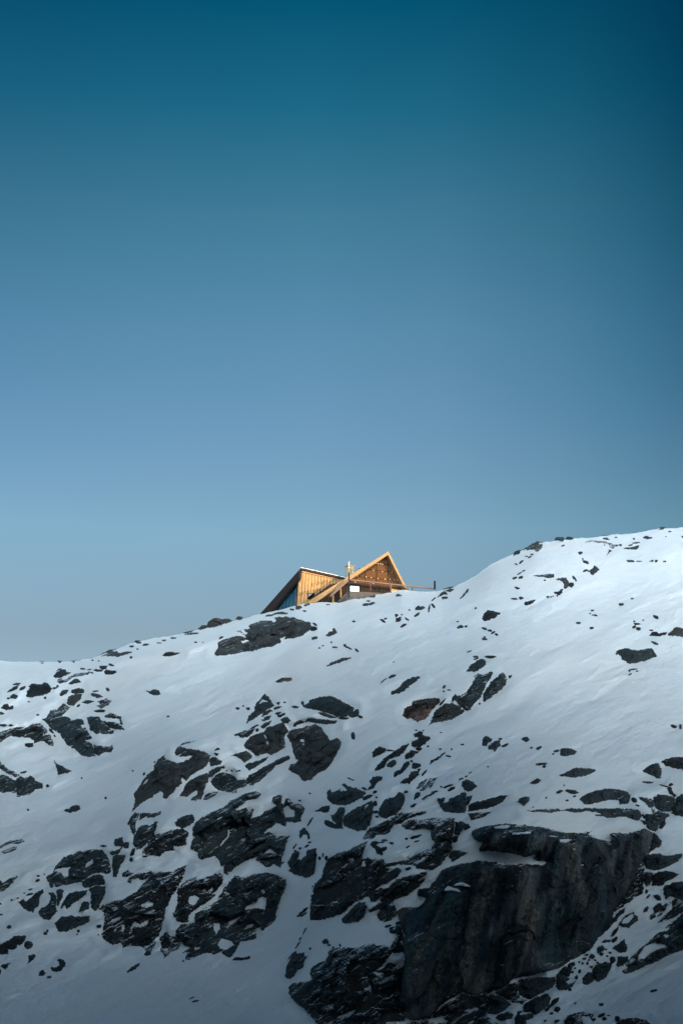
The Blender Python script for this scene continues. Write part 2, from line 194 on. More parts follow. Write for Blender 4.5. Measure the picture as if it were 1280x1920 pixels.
P|rock|little rounded dark rock with a tail beside the smooth upright slab|g|590,600 620,525 650,515 672,540 665,575 620,595
P|boulder|blocky dark boulder below the broad outcrop, alone in the snow|g|412,680 440,660 465,635 550,625 560,635 675,628 678,655 640,690 580,715 500,748 440,748 425,715
S|small dark stone on the low left snow|70,712,32,26,0;345,760,28,28,0;358,742,14,24,0;590,742,20,18,0;370,1090,40,18,-10;582,768,14,6,0;5,538,14,12,0;10,620,22,10,0
P|rock|long dark rock running off the left edge, low in the picture|k|-60,870 0,845 60,815 110,780 195,772 195,800 160,845 130,850 125,875 90,885 60,880 65,910 0,920 -60,915
P|boulder|small many sided dark boulder at the tip of the long left edge rock|g|182,835 190,820 240,820 253,845 240,870 205,878 185,860
P|stone|narrow slanting black stone below the small many sided boulder|k|203,995 220,960 215,925 250,912 274,920 260,950
P|boulder|rounded black boulder with a snow hollow in its top on the low left snow|k|382,1020 395,1005 415,1018 450,1000 440,975 425,965 440,945 480,960 497,975 490,1010 460,1040 420,1052 392,1040
P|boulder|small black lump left of the boulder with the snow hollow|k|290,1072 300,1045 325,1032 347,1055 335,1075 305,1084
P|stone|small black wedge stone by the left edge, low in the picture|k|5,1000 50,985 82,980 60,1010 40,1030 20,1015
P|stone|black stone touching the left edge, lowest on the left|k|-20,1030 5,1030 16,1045 0,1075 -20,1075
P|rock|long narrow black stone slanting alone on the lower snow|k|945,1048 985,1015 1030,990 1055,985 1040,1010 1000,1040 960,1055
S|small black stone at the foot of the lower left crag|1108,912,60,26,-15;742,708,40,24,0;740,770,10,5,0
P|rock_outcrop|dark shaggy rock band above the tan snow hollow|k|915,330 925,305 965,282 975,305 1080,305 1135,285 1150,300 1130,330 1095,355 1060,360 1030,345 990,355 985,385 955,375 960,345 930,342
T 180 1560 4
P|rock_outcrop|huge black crag with streaks of snow across its foot, lowest of the left crags|k|20,575 60,545 100,525 160,515 220,495 260,470 310,440 350,390 400,340 400,310 430,297 580,300 620,270 683,245 660,320 630,390 610,430 575,470 555,520 525,575 515,640 490,720 470,780 430,820 458,825 435,870 400,905 380,900 370,880 330,855 250,855 200,865 190,825 130,850 60,805 45,770 60,700 60,600|340,550 380,528 440,525 435,545 380,562|75,690 130,655 190,630 180,655 120,675|190,700 215,690 210,750 195,745|262,748 265,710 290,678 330,690 400,672 380,695 310,710 280,720|130,740 165,725 150,745|588,335 615,325 622,345 595,345
P|rock_outcrop|black rock face with white snow pockets between two large lower crags|k|610,430 640,395 700,350 755,333 755,365 850,325 930,305 960,330 945,390 900,440 890,480 860,510 780,560 740,590 700,620 690,680 640,680 600,660 575,615 605,560 612,500|690,520 700,485 740,475 780,490 740,545 700,545|795,435 815,420 825,438 805,448|832,445 880,410 882,430 860,448
P|rock_outcrop|dark green crag at the foot of the crag field with a ragged lower edge|g|900,520 940,450 1000,375 1040,320 1110,345 1180,310 1240,305 @420,1440,4.923 300,975 400,965 490,990 570,1030 570,1100 530,1190 490,1280 480,1400 440,1440 360,1500 @180,1560,4 1210,720 1200,800 1080,825 1060,870 1020,930 990,940 930,900 880,920 820,905 700,960 660,965 690,900 650,910 700,860 660,850 605,790 600,740 640,690 740,680 740,600 870,545|1115,585 1130,555 1200,520 1240,485 1280,490 1270,580 1200,570|980,705 1010,665 1080,630 1110,610 1050,670|1105,730 1130,700 1185,688 1170,715|910,845 940,795 1020,820 1035,845 980,885 930,870|875,685 925,680 930,725 900,770 885,720|915,520 940,480 975,440 1000,470 960,460|700,640 720,600 800,575 875,548 860,570 770,598 720,625|1235,430 1262,425 1265,450 1240,450
P|rock_outcrop|small shaggy dark crag sprinkled with snow at the foot of the black pocketed face|k|475,790 500,770 530,740 560,780 610,795 640,840 620,880 570,900 510,945 505,910 485,890 495,850|505,875 540,870 545,890 515,895
P|rock|short dark bar of rock under the lower end of the green crag|k|1018,962 1040,940 1110,938 1158,930 1155,950 1090,965 1060,962
S|thin black stone below the crags near the wide snow gully|740,1270,60,10,-10;720,1245,40,5,-20;655,968,14,12,0;398,912,40,14,-15
T 420 1440 4.923
P|boulder|dark pear shaped boulder with a peaked snow patch in the wide snow gully|g|582,870 630,790 660,765 690,770 695,790 680,840 710,845 755,800 765,760 850,742 855,830 835,930 830,975 780,1010 720,1000 640,980 590,945 612,930
P|rock|dark curled rock at the head of the ridge line above the pear shaped boulder|g|692,645 700,575 740,548 780,590 798,655 775,660 765,615 730,615 710,650
S|thin dark rib of rock above the pear shaped boulder|650,725,70,12,-60;790,500,100,12,-55;700,742,34,14,-30;765,720,50,18,-25;790,685,36,14,-10;655,765,24,12,0
S|small dark stone on the snow bench near the pear shaped boulder|880,832,20,34,0;940,832,30,44,0;912,800,10,50,5;700,300,24,12,0;790,234,18,12,0
S|small dark streak on the gully snow between the two lower crags|@520,1420,2.909 135,845,60,10,-30;150,830,40,10,-30;118,862,34,8,-30;140,860,46,8,-35
P|boulder|snow capped boulder, uppermost of the stacked trio at the gully head|g|945,260 950,215 985,190 1000,225 1030,215 1065,195 1080,215 1130,210 1150,170 1220,185 1290,215 1310,230 1270,275 1200,310 1130,345 1060,345 990,325 955,295
P|rock|dark curved lip of rock at the crest of the snow capped boulder|g|1078,155 1105,142 1135,160 1148,185 1130,200 1100,165
P|boulder|rounded boulder with snow shoulder on the left of the stacked trio|g|980,440 1010,430 1050,385 1075,360 1110,365 1120,400 1100,450 1085,510 1040,515 1005,490
P|rock|black shadowed base of the stacked trio of boulders|k|925,500 935,475 985,490 1010,510 1090,515 1095,560 1020,560 960,545 930,520
P|rock|black rock notch with a snow plug beside the stacked trio|k|830,400 880,370 935,345 975,345 970,400 930,412 880,400
T 600 1360 4
P|boulder|large boulder with a shaded hollow underneath, right of the stacked trio|g|165,700 200,660 260,620 320,600 340,585 390,565 400,620 385,690 370,745 340,785 280,795 230,780 175,750|318,640 345,600 370,585 350,615
P|boulder|upright snow flecked boulder between the trio and the slanting cliff|g|435,670 445,620 480,560 520,545 555,540 590,500 625,505 637,560 610,620 570,670 500,695 450,690
S|small dark stone above the upright snow flecked boulder|642,500,30,22,0;410,498,40,18,-20;350,540,90,30,-22;421,540,14,10,0;410,585,36,46,20;415,650,50,20,0;425,685,30,12,10;230,403,50,6,20;330,475,56,14,25
P|rock|long black rock, the largest in the diagonal rock train|k|412,335 425,300 470,260 500,235 560,185 600,165 660,130 665,150 630,200 580,235 520,255 500,280 480,320 440,335
P|rock|grey lump at the side of the largest rock of the diagonal train|g|492,310 510,280 550,255 577,265 565,295 535,318
P|rock|black pillow shaped rock under the stepped rock of the diagonal train|k|632,250 640,220 680,185 705,190 748,195 715,215 690,240 650,255
P|rock|bent black rock in the middle of the diagonal train|k|552,388 555,350 600,330 630,280 665,265 670,290 640,335 610,365
P|rock|small black block right of the bent rock in the diagonal train|k|685,325 690,275 755,292 750,312 715,328
P|rock|black rock with a hooked foot, lower right in the diagonal train|k|600,438 620,405 660,390 680,350 745,335 740,375 700,405 665,438
P|rock|black rock with a curled crest near the snow capped trio|k|358,485 380,440 365,420 400,385 472,378 460,410 420,440 395,475
P|rock_outcrop|paired black stripes of rock right of the hooked foot rock, left stripe|k|722,475 750,425 790,402 805,408 770,450 735,478
P|rock_outcrop|paired black stripes of rock right of the hooked foot rock, right stripe|k|740,490 790,440 820,398 875,395 840,440 800,470 770,490
S|small black stone among the lower stones of the diagonal train|725,528,66,30,-45;780,355,60,14,-50;685,268,20,12,0;740,330,24,10,-10;830,458,40,8,-45
P|rock|narrow black splinter rock right of the stepped train rock|k|816,300 830,265 880,235 920,220 900,245 860,268
S|thin dark stone right of the diagonal train|920,215,44,8,-35;898,178,24,8,0;958,230,50,8,15;985,180,8,12,0;1065,144,26,8,0;806,158,12,14,0;905,53,12,4,0;1257,310,10,4,0
S|thin dark streak of rock between the train and the hook shaped boulder|960,455,90,14,-20;980,478,60,22,-30;1055,402,40,10,-20;1095,382,22,10,-20;905,460,14,8,0;820,522,90,12,-25;790,538,50,8,-25;855,498,50,8,-10;770,552,24,10,0;700,600,50,16,-25;1125,355,30,3,-30
P|boulder|round dark boulder just above the hook shaped boulder|g|1055,460 1062,420 1100,407 1150,425 1173,455 1150,480 1115,500 1080,485
P|boulder|hook shaped grey boulder with snow filling its crook|g|877,560 885,545 940,540 930,570 915,585 950,578 980,545 1040,520 1080,493 1095,505 1097,600 1085,655 1000,655 940,650 900,610
P|rock|small dark wedge rock behind the hook shaped boulder|g|1095,535 1142,525 1128,560 1110,600 1096,600
P|boulder|long dark slab boulder rising to the right of the hook shaped boulder|k|1110,600 1150,575 1210,565 1300,540 1330,535 @840,1420,2.909 300,205 322,212 300,240 250,270 180,285 105,295 @600,1360,4 1110,640
P|rock_outcrop|dark layered rock under the long slab boulder|k|1108,660 1200,650 1280,650 1230,685 1180,700 1130,712
P|rock|square dark block under the snowy notch at the head of the cliffs|g|1010,725 1060,720 1090,735 1070,780 1040,830 1005,820
P|rock|black block at the right of the square notch block|k|1075,745 1105,735 1128,765 1090,790 1072,782
P|rock|small black block at the foot of the snowy notch|k|995,830 1035,828 1030,870 1000,885 990,860
P|rock_outcrop|small dark outcrop splitting the snow chute between the two cliffs|g|962,990 975,950 1010,935 1060,940 1110,955 1060,985 1010,1015 980,1030 975,1005
P|rock_outcrop|dark shattered ledge with slanting snow streaks above the slanting cliff|k|318,855 330,820 370,770 430,740 520,700 600,655 680,655 800,645 780,665 720,680 650,700 600,740 560,740 530,790 490,820 420,820 400,850 380,855
P|rock|dark craggy island in the snow field on top of the slanting cliff|k|375,900 385,872 440,868 500,875 440,885 420,900 450,915 500,908 505,925 470,950 470,975 430,970 410,930
S|small dark stone in the snow on top of the slanting cliff|710,838,90,24,-12;535,884,30,12,10;645,850,22,14,-20;720,870,40,8,-15;655,912,30,6,-30;480,862,40,10,0;745,825,34,8,-10
P|rock_outcrop|black slanting cliff with a thin snow veined face, left of the great cliff|k|-80,1270 -60,1200 0,1150 30,1060 60,1000 130,960 220,930 300,890 360,865 330,920 310,990 370,995 430,990 480,1010 490,1030 560,1025 640,1010 660,980 740,945 830,925 850,880 830,850 825,790 780,765 700,785 640,780 605,750 620,730 680,710 780,705 900,690 1010,690 1005,760 995,850 990,930 950,980 900,1050 830,1085 780,1080 700,1050 600,1045 470,1070 610,1070 605,1100 560,1150 500,1190 440,1200 @520,1420,2.909 560,700 490,760 420,790 350,855 260,885 178,888 182,760 200,700|305,1055 312,1020 330,1012 342,1058|195,1000 265,990 235,1018
P|rock_outcrop|dark rock tongue below the slanting cliff, hemmed by snow veins|k|@520,1420,2.909 610,700 640,670 700,645 810,635 800,670 760,715 700,755 640,770 590,800 555,780 590,740
P|rock_outcrop|thin black ledge with snow veins between the slanting cliff and its tongue|k|@520,1420,2.909 490,760 500,735 560,710 600,715 580,750 530,785
S|small black stone along the snow band under the slanting cliff|660,1075,46,18,-15;730,1068,30,8,0;775,1110,50,16,0
T 520 1600 4
P|rock_outcrop|dark round bellied slab at the lower right corner of the slanting cliff|g|482,490 520,450 560,410 610,370 650,362 668,375 668,420 640,485 600,515 540,525 485,523
P|rock_outcrop|short black face with a flared top beside the round bellied slab|k|670,430 760,370 830,330 880,310 960,300 1000,310 940,325 860,360 880,400 900,450 870,490 820,515 770,505 745,470 760,420 700,440
P|rock|dark leaf of rock with white snow lines where the two cliffs meet|k|690,340 700,300 780,265 840,260 820,290 790,320 730,360 700,365
S|small black stone at the right end of the bench below the slanting cliff|830,545,60,16,-15;862,585,50,30,10;855,560,40,14,-20
P|stone|small hook shaped black stone alone on the snow bench under the slanting cliff|k|332,665 345,645 370,640 385,660 380,685 360,678 345,680
S|tiny black stone on the snow bench under the slanting cliff|388,688,26,10,0;470,690,12,18,0;245,715,20,14,-50;415,705,10,12,0
P|rock_outcrop|brown pod shaped rock at the low left corner of the cliffs beside the gully|b|58,915 60,870 80,820 110,760 140,725 150,755 200,735 195,775 240,760 200,810 205,850 150,880 125,920 100,940 70,937
S|thin black rock line along the left edge of the lower cliff|205,580,60,6,-60;150,690,70,6,-55;100,770,90,6,-55;170,640,30,5,-55
P|rock_outcrop|dark low cliff bulging out below the snow bench, rounded and cracked|d|78,1010 95,990 110,975 180,955 250,940 245,905 250,865 300,825 350,805 380,775 385,730 420,705 500,705 580,712 640,688 715,675 745,710 760,730 730,690 800,685 830,712 850,700 885,640 888,600 860,600 890,560 885,520 905,480 935,560 925,640 900,735 860,740 835,775 780,850 730,885 680,900 700,1030 630,1120 560,1180 430,1225 430,1330 350,1330 270,1245 200,1170 140,1120 95,1070|130,958 190,945 250,942 245,955 190,962 140,972
P|rock_outcrop|dark rough buttress of rock below the great cliff's left foot|d|690,960 670,910 700,885 760,878 800,850 830,815 940,852 960,880 925,960 930,1100 960,1240 940,1262 820,1262 790,1330 425,1330 425,1225 560,1180 700,1035|712,888 740,885 795,900 770,918 740,915
P|rock|dark jutting rock under the snowy notch beside the great cliff|k|850,690 890,640 905,560 940,600 945,640 920,665 940,690 945,735 900,750 860,745
T 700 1500 3.0476
P|cliff|great dark overhanging cliff with brown and blue streaks, biggest rock of all|c|555,185 580,165 640,150 700,140 750,135 850,142 @960,1440,4 60,425 150,435 280,455 400,485 500,490 600,475 570,500 640,530 700,548 735,555 745,515 725,490 790,485 830,492 870,490 870,475 890,480 950,470 985,450 1055,490 1045,560 1020,630 990,660 975,710 940,760 925,850 850,960 820,1010 760,1070 750,1150 @960,1600,4 735,560 640,640 590,720 450,800 350,860 250,890 150,915 0,945 @780,1760,4 700,335 640,370 560,402 420,425 350,400 210,480 150,540 100,595 0,610 @700,1500,3.0476 270,1262 200,1255 150,1225 130,1150 150,1080 160,1000 170,960 178,900 160,810 180,780 150,700 130,640 150,620 190,610 230,615 260,612 300,560 285,555 245,545 255,510 320,500 350,460 390,400 480,368 600,348 700,355 820,365 960,372 988,352 950,340 930,312 860,325 800,305 740,298 660,290 595,292 625,245 575,225|398,522 425,492 470,505 505,525 440,518|455,487 500,468 552,490 550,500 500,488|@960,1440,4 350,538 390,532 446,538 390,562 358,562|@960,1440,4 442,606 478,606 465,620|@960,1440,4 265,512 300,503 345,514 300,518|@700,1500,3.0476 685,155 740,142 780,145 760,165 690,162|@700,1500,3.0476 795,187 850,183 900,182 895,193 840,195 800,197|@700,1500,3.0476 705,356 760,362 826,361 822,372 760,371 706,368|@960,1440,4 440,470 500,478 560,483 555,492 490,488 440,482|@960,1440,4 270,455 330,462 410,476 400,486 340,478 280,466|@960,1440,4 575,512 640,506 700,522 740,540 720,552 690,545 620,530|@960,1440,4 510,727 532,722 536,733 512,736|@960,1440,4 0,487 60,489 58,499 0,500
P|rock|round dark knob on the snow lip at the top of the great cliff|g|@960,1440,4 155,680 185,650 220,660 225,695 195,702
T 960 1440 4
P|rock|black wedge of rock wedged in the cleft right of the great cliff|k|1060,480 1125,545 1105,590 1060,610 1020,640 1040,570 1050,500
P|boulder|wide grey boulder under a snow cap right of the great cliff|g|980,700 990,658 1040,645 1100,640 1130,655 1200,655 1278,635 1260,680 1210,720 1150,750 1090,768 1000,755
P|boulder|small boulder with a pale snowy face under the wide grey boulder|g|985,805 1000,778 1055,788 1045,830 1030,875 1000,892 985,850
P|boulder|dark angular boulder squeezed between two larger ones at the right edge|k|1045,800 1120,770 1200,775 1245,800 1200,830 1150,850 1125,885 1040,885
P|boulder|large boulder cut by the right edge, marked with a small white snow line|g|1130,890 1200,858 1290,850 1420,860 1420,1010 1290,1000 1220,975 1180,960 1150,990 1128,940
P|rock_outcrop|black shadowed rocks filling the cleft beside the great cliff's right foot|k|950,740 985,700 990,780 985,900 960,950 900,970 880,1010 830,1025 770,1080 750,1070 830,970 920,850
S|black stone in the shaded snow at the head of the scree|960,930,50,36,20;1020,960,40,14,-50;1090,970,60,50,30;1005,925,20,30,0;890,985,40,18,-20
T 960 1600 4
P|boulder|flat boulder with a pale snow top and dark front lying on the scree|g|785,545 820,490 870,452 910,443 945,500 895,538 870,562 830,550|815,525 830,495 880,460 905,452 915,470 880,515 850,530
P|rock|jagged dark rocks pressed between the scree and the great cliff|k|765,470 800,430 850,405 830,450 800,480 770,515 740,540 735,500
S|black stone on the upper scree beside the flat topped boulder|765,590,80,26,-55;1000,420,50,26,-60;720,658,34,16,-20;760,650,60,24,-40;815,400,60,14,-30
P|boulder|triangular dark boulder in the middle of the scree|g|748,712 810,665 835,638 845,665 862,700 855,732 810,752
P|boulder|small dark boulder half sunk among pebbles, left of the triangular one|g|628,715 645,695 675,690 697,708 680,735 640,748
P|boulder|dark rounded boulder, larger of the joined pair low on the scree|g|595,885 620,840 700,813 745,822 735,870 700,932 640,965 602,945
P|boulder|dark boulder with snow spots, smaller of the joined pair low on the scree|g|525,935 560,890 592,895 612,958 560,992 530,978
P|boulder|low dark boulder right of the joined pair on the scree|g|778,838 790,775 862,773 868,800 830,840 790,852
S|small dark stone in the pebbly snow of the scree|600,775,50,36,-20;665,755,34,24,-10;540,790,30,16,0;457,830,26,36,10;505,885,20,34,0;448,890,24,14,0;525,825,16,14,0;562,825,16,26,0;750,800,40,60,10;690,660,50,20,-30;710,770,18,12,0;500,815,16,10,0;590,850,24,14,0;620,800,18,10,0;555,760,30,12,-20;700,720,22,10,0;730,745,24,12,20;470,860,12,10,0;480,930,20,30,10;640,820,16,10,0;575,800,12,10,0
P|rock_outcrop|striped dark rocks at the right edge above the last snow slope|k|1022,490 1030,460 1060,440 1055,405 1095,368 1132,376 1128,405 1105,440 1075,460 1073,485 1040,500
P|rock_outcrop|dark rib of rock running to the right edge under the marked boulder|k|1140,360 1200,330 1290,350 1420,350 1420,400 1290,430 1200,485 1080,527 1130,470 1190,420 1200,375 1165,390 1110,470 1080,480 1110,420
P|rock_outcrop|large dark outcrop with snow tongues bordering the bottom right snow slope|g|820,882 860,850 840,830 900,770 960,715 1040,640 1090,590 1150,575 1190,540 1140,560 1230,485 1300,430 1420,380 1420,680 1300,712 1150,780 1030,832 900,890 840,908|945,760 1000,690 1060,668 1140,682 1155,700 1100,718 1050,735 990,790 945,795|1118,610 1150,603 1178,615 1160,628|870,810 900,785 925,790 900,810
P|boulder|large dark boulder with a frosted snow top at the foot of the great cliff|g|40,1020 60,970 120,935 200,925 320,930 328,955 300,1010 200,1060 130,1095 60,1072 42,1050
P|boulder|peaked dark boulder between the frosted boulder and the scree|g|325,1000 328,930 345,895 400,930 435,930 405,965 415,985 478,952 450,1000 400,1025 350,1027
P|boulder|dark flat boulder stepping down below the frosted boulder|g|75,1165 100,1120 200,1072 262,1050 288,1085 275,1140 210,1190 180,1218 150,1195 90,1190
P|rock|black tongue of rock pointing up right below the frosted boulder|k|270,1150 300,1100 355,1075 340,1115 300,1150 250,1190 240,1170
P|boulder|dark boulder above the peaked one, touching the great cliff's foot|k|345,900 380,850 445,815 450,870 420,925 400,930|395,850 405,828 420,852
P|rock_outcrop|curled black rock ring at the bottom edge of the picture|k|385,1250 420,1210 480,1195 540,1185 600,1210 628,1248 605,1260 570,1220 520,1222 530,1270 540,1340 390,1340
S|small black stone on the bottom right snow slope|1062,1030,64,18,-12;665,1135,40,24,0;335,1170,50,40,-20;430,1022,30,20,0;665,1215,60,22,-30;690,1240,36,30,20;785,1240,40,36,0;292,1200,26,14,0;470,1125,24,6,-25;330,1260,50,20,-20;720,1215,30,6,0;245,1255,24,10,-20
P|rock|rusty pink flat rock just showing at the bottom edge|r|750,1340 790,1255 830,1240 920,1236 1000,1250 1040,1290 1050,1340
T 780 1760 4
P|boulder|cracked dark boulder with a slanting white snow line, left of the frosted boulder|g|528,555 560,500 530,440 545,415 600,420 660,448 710,490 660,540 600,565 550,568
P|boulder|small round dark boulder at the bottom below the cracked boulder|g|590,600 610,570 690,545 725,570 720,600 640,618
P|boulder|low dark boulder with a curved snow cap at the bottom edge|g|735,600 760,545 800,535 880,560 880,590 820,610 830,660 740,660|765,575 790,545 850,548 875,562 800,568
P|rock_outcrop|dark blocks tucked under the great cliff behind the frosted boulder|k|590,400 640,370 700,330 800,300 890,280 940,280 900,300 800,330 760,400 770,440 830,460 800,490 720,480 660,440 600,415
P|rock_outcrop|black shadowed rubble at the great cliff's foot, sprinkled with snow|d|0,612 100,595 150,545 210,485 350,410 420,430 540,410 540,470 560,500 520,560 560,600 620,640 620,690 -20,690 -90,640|60,610 150,590 260,565 200,600 250,620 150,635|360,535 460,515 465,530 390,555|380,640 430,605 420,640
"""
SHADE_RIDGE_H = 122.0
NOTCH = (167.5, 191.5); NOTCH_Q = 77.0
SUN_E = 3.4; SKY_S = .15; EXPO = 1.0
SKY_EL = [(0, (.8, .75, .7)), (.257, (.72, .585, .475)), (.327, (.80, .80, .675)), (.397, (.64, .74, .68)), (.46, (.50, .70, .64)), (.528, (.29, .60, .54)), (.585, (.08, .47, .46)), (.64, (.008, .33, .36)), (.8, (.004, .19, .27)), (1, (.004, .17, .26))]
SKY_AZ = [(.27, (.62, .70, .76)), (.38, (.85, .88, .9)), (.48, (1, 1, 1)), (.57, (.95, .96, .97)), (.65, (.58, .76, .79)), (.70, (.25, .55, .62)), (.74, (.02, .33, .41)), (1, (.02, .3, .38))]
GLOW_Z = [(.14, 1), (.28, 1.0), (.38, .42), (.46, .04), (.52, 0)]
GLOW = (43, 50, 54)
import bpy, math, random
import numpy as np
from mathutils import Vector
R_ = math.radians
scene = bpy.context.scene
col = scene.collection

# ------------------------------------------------------------------ camera maths
FPX, CX, CY, PITCH = 2667.0, 640.0, 960.0, R_(20.0)
CT, ST = math.cos(PITCH), math.sin(PITCH)

def ray(px, py):
    """direction of the photo's ray with forward component y = 1:  (a, 1, t)"""
    u = (np.asarray(px, float) - CX) / FPX
    v = (CY - np.asarray(py, float)) / FPX
    y = CT - v * ST
    z = ST + v * CT
    return u / y, z / y

def pt(px, py, y):
    a, t = ray(px, py)
    return Vector((float(a) * y, y, float(t) * y))

# ------------------------------------------------------------------ noise
def _hash(ix, iy, seed):
    n = (ix.astype(np.int64) * 374761393 + iy.astype(np.int64) * 668265263 + seed * 1274126177) & 0xFFFFFFFF
    n = ((n ^ (n >> 13)) * 1274126177) & 0xFFFFFFFF
    n = (n ^ (n >> 16)) & 0xFFFFFFFF
    return n / 4294967295.0

def vnoise(x, y, seed=0):
    x = np.asarray(x, float); y = np.asarray(y, float)
    ix, iy = np.floor(x), np.floor(y)
    fx, fy = x - ix, y - iy
    fx = fx * fx * fx * (fx * (fx * 6 - 15) + 10); fy = fy * fy * fy * (fy * (fy * 6 - 15) + 10)
    ix = ix.astype(np.int64); iy = iy.astype(np.int64)
    a = _hash(ix, iy, seed); b = _hash(ix + 1, iy, seed)
    c = _hash(ix, iy + 1, seed); d = _hash(ix + 1, iy + 1, seed)
    return (a * (1 - fx) + b * fx) * (1 - fy) + (c * (1 - fx) + d * fx) * fy * 1.0 - 0.5

def fbm(x, y, seed=0, octaves=4, gain=0.5):
    s = 0; amp = 1.0; tot = 0
    for k in range(octaves):
        s = s + amp * vnoise(x * 2.03 ** k + 17.3 * k, y * 2.03 ** k - 9.1 * k, seed + k * 31)
        tot += amp; amp *= gain
    return s / tot * 2

def facets(x, y, seed=0, grad=0.6):
    """planar facets: each jittered cell has its own height and tilt"""
    ix = np.floor(x).astype(np.int64); iy = np.floor(y).astype(np.int64)
    best = np.full(x.shape, 1e9); val = np.zeros(x.shape)
    for dx in (-1, 0, 1):
        for dy in (-1, 0, 1):
            jx, jy = ix + dx, iy + dy
            cx = jx + _hash(jx, jy, seed); cy = jy + _hash(jx, jy, seed + 7)
            d = (x - cx) ** 2 + (y - cy) ** 2
            h = _hash(jx, jy, seed + 13) - .5 + ((x - cx) * (_hash(jx, jy, seed + 19) - .5) + (y - cy) * (_hash(jx, jy, seed + 29) - .5)) * 2 * grad
            m = d < best
            best = np.where(m, d, best); val = np.where(m, h, val)
    return val

def box_blur(a, r, axis):
    if r < 1: return a
    pad = [(0, 0), (0, 0)]; pad[axis] = (r + 1, r)
    c = np.cumsum(np.pad(a, pad, mode='edge'), axis=axis)
    n = 2 * r + 1
    if axis == 0: return (c[n:] - c[:-n]) / n
    return (c[:, n:] - c[:, :-n]) / n

def blur(a, r, times=2):
    for _ in range(times): a = box_blur(box_blur(a, r, 0), r, 1)
    return a

def sstep(x, a, b):
    t = np.clip((x - a) / (b - a), 0, 1); return t * t * (3 - 2 * t)

# ------------------------------------------------------------------ rock outlines
def parse(text):
    out = []; tile = (0, 0, 1.0)
    def poly(s, tl):
        pts = []
        for tok in s.split():
            if tok[0] == '@':
                a = tok[1:].split(','); tl = (float(a[0]), float(a[1]), float(a[2])); continue
            x, y = tok.split(',')
            pts.append((tl[0] + float(x) / tl[2], tl[1] + float(y) / tl[2]))
        return np.array(pts)
    for line in text.strip().splitlines():
        if line[0] == 'T':
            a = line.split(); tile = (float(a[1]), float(a[2]), float(a[3]))
        elif line[0] == 'P':
            f = line.split('|')
            out.append(dict(name=f[1], label=f[2], kind=f[3], poly=poly(f[4], tile), holes=[poly(h, tile) for h in f[5:]]))
        elif line[0] == 'S':
            f = line.split('|'); tl = tile; body = f[2]
            if body[0] == '@':
                h, body = body.split(' ', 1); a = h[1:].split(','); tl = (float(a[0]), float(a[1]), float(a[2]))
            items = []
            for q in body.split(';'):
                cx, cy, w, h, ang = [float(v) for v in q.split(',')]
                gx, gy, w, h = tl[0] + cx / tl[2], tl[1] + cy / tl[2], w / tl[2], h / tl[2]
                rng = random.Random(int(gx * 131 + gy * 977))
                n = rng.choice([6, 7, 8]); pts = []
                for k in range(n):
                    th = 2 * math.pi * (k + rng.uniform(-.3, .3)) / n
                    r = rng.uniform(.66, 1.18)
                    ex, ey = math.cos(th) * w / 2 * r, math.sin(th) * h / 2 * r
                    c, s = math.cos(R_(ang)), math.sin(R_(ang))
                    pts.append((gx + ex * c - ey * s, gy + ex * s + ey * c))
                items.append((gx, dict(name='stone', label=f[1], kind='k' if rng.random() < .6 else 'g', poly=np.array(pts), holes=[], small=True)))
            items.sort(key=lambda i: i[0]); n = len(items)
            ORD = ['leftmost', 'second', 'third', 'fourth', 'fifth', 'sixth', 'seventh', 'eighth', 'ninth', 'tenth', 'eleventh', 'twelfth', 'thirteenth',
                   'fourteenth', 'fifteenth', 'sixteenth', 'seventeenth', 'eighteenth', 'nineteenth', 'twentieth', 'twenty-first', 'twenty-second', 'twenty-third']
            for i, (g, d) in enumerate(items):
                if n == 1: pass
                elif i == 0: d['label'] += ', leftmost'
                elif i == n - 1: d['label'] += ', rightmost'
                elif n == 3: d['label'] += ', middle one'
                else: d['label'] += ', %s from left' % ORD[i]
                d['group'] = f[1].replace('stone', 'stones', 1) if n > 1 else None
                out.append(d)
    return out

def inside(px, py, P):
    x, y = P[:, 0], P[:, 1]; x2, y2 = np.roll(x, -1), np.roll(y, -1)
    r = np.zeros(px.shape, bool)
    for i in range(len(P)):
        c = ((y[i] > py) != (y2[i] > py))
        if y2[i] != y[i]:
            r ^= c & (px < (x2[i] - x[i]) * (py - y[i]) / (y2[i] - y[i]) + x[i])
    return r

def sdist(px, py, P):
    d = np.full(px.shape, 1e9)
    for i in range(len(P)):
        a = P[i]; b = P[(i + 1) % len(P)]; e = b - a; L = max(1e-9, e @ e)
        k = np.clip(((px - a[0]) * e[0] + (py - a[1]) * e[1]) / L, 0, 1)
        d = np.minimum(d, (px - a[0] - k * e[0]) ** 2 + (py - a[1] - k * e[1]) ** 2)
    return np.where(inside(px, py, P), 1, -1) * np.sqrt(d)

ROCKS = parse(ROCK_TEXT)

# ------------------------------------------------------------------ the slope as a depth field
RIDGE = np.array([(-1400, 1290), (-400, 1252), (0, 1238), (25, 1240), (60, 1242), (100, 1242), (140, 1241), (165, 1236), (190, 1228), (215, 1218), (240, 1208), (270, 1200), (300, 1195),
                  (340, 1188), (380, 1179), (410, 1172), (440, 1163), (482, 1153), (510, 1146), (535, 1139), (555, 1130), (575, 1126), (600, 1125), (620, 1127), (640, 1127), (656, 1122),
                  (680, 1119), (700, 1116), (720, 1113), (735, 1110), (748, 1105), (757, 1105), (775, 1108.5), (800, 1109), (828, 1108), (845, 1102), (858, 1097), (872, 1091), (885, 1083), (897, 1075),
                  (912, 1063), (930, 1052), (950, 1044), (965, 1038), (985, 1030), (1000, 1022), (1020, 1016), (1050, 1012), (1080, 1010), (1110, 1008), (1140, 1004), (1170, 1001),
                  (1195, 1000), (1215, 995), (1240, 991), (1260, 990), (1285, 990), (1700, 972), (2700, 990)], float)
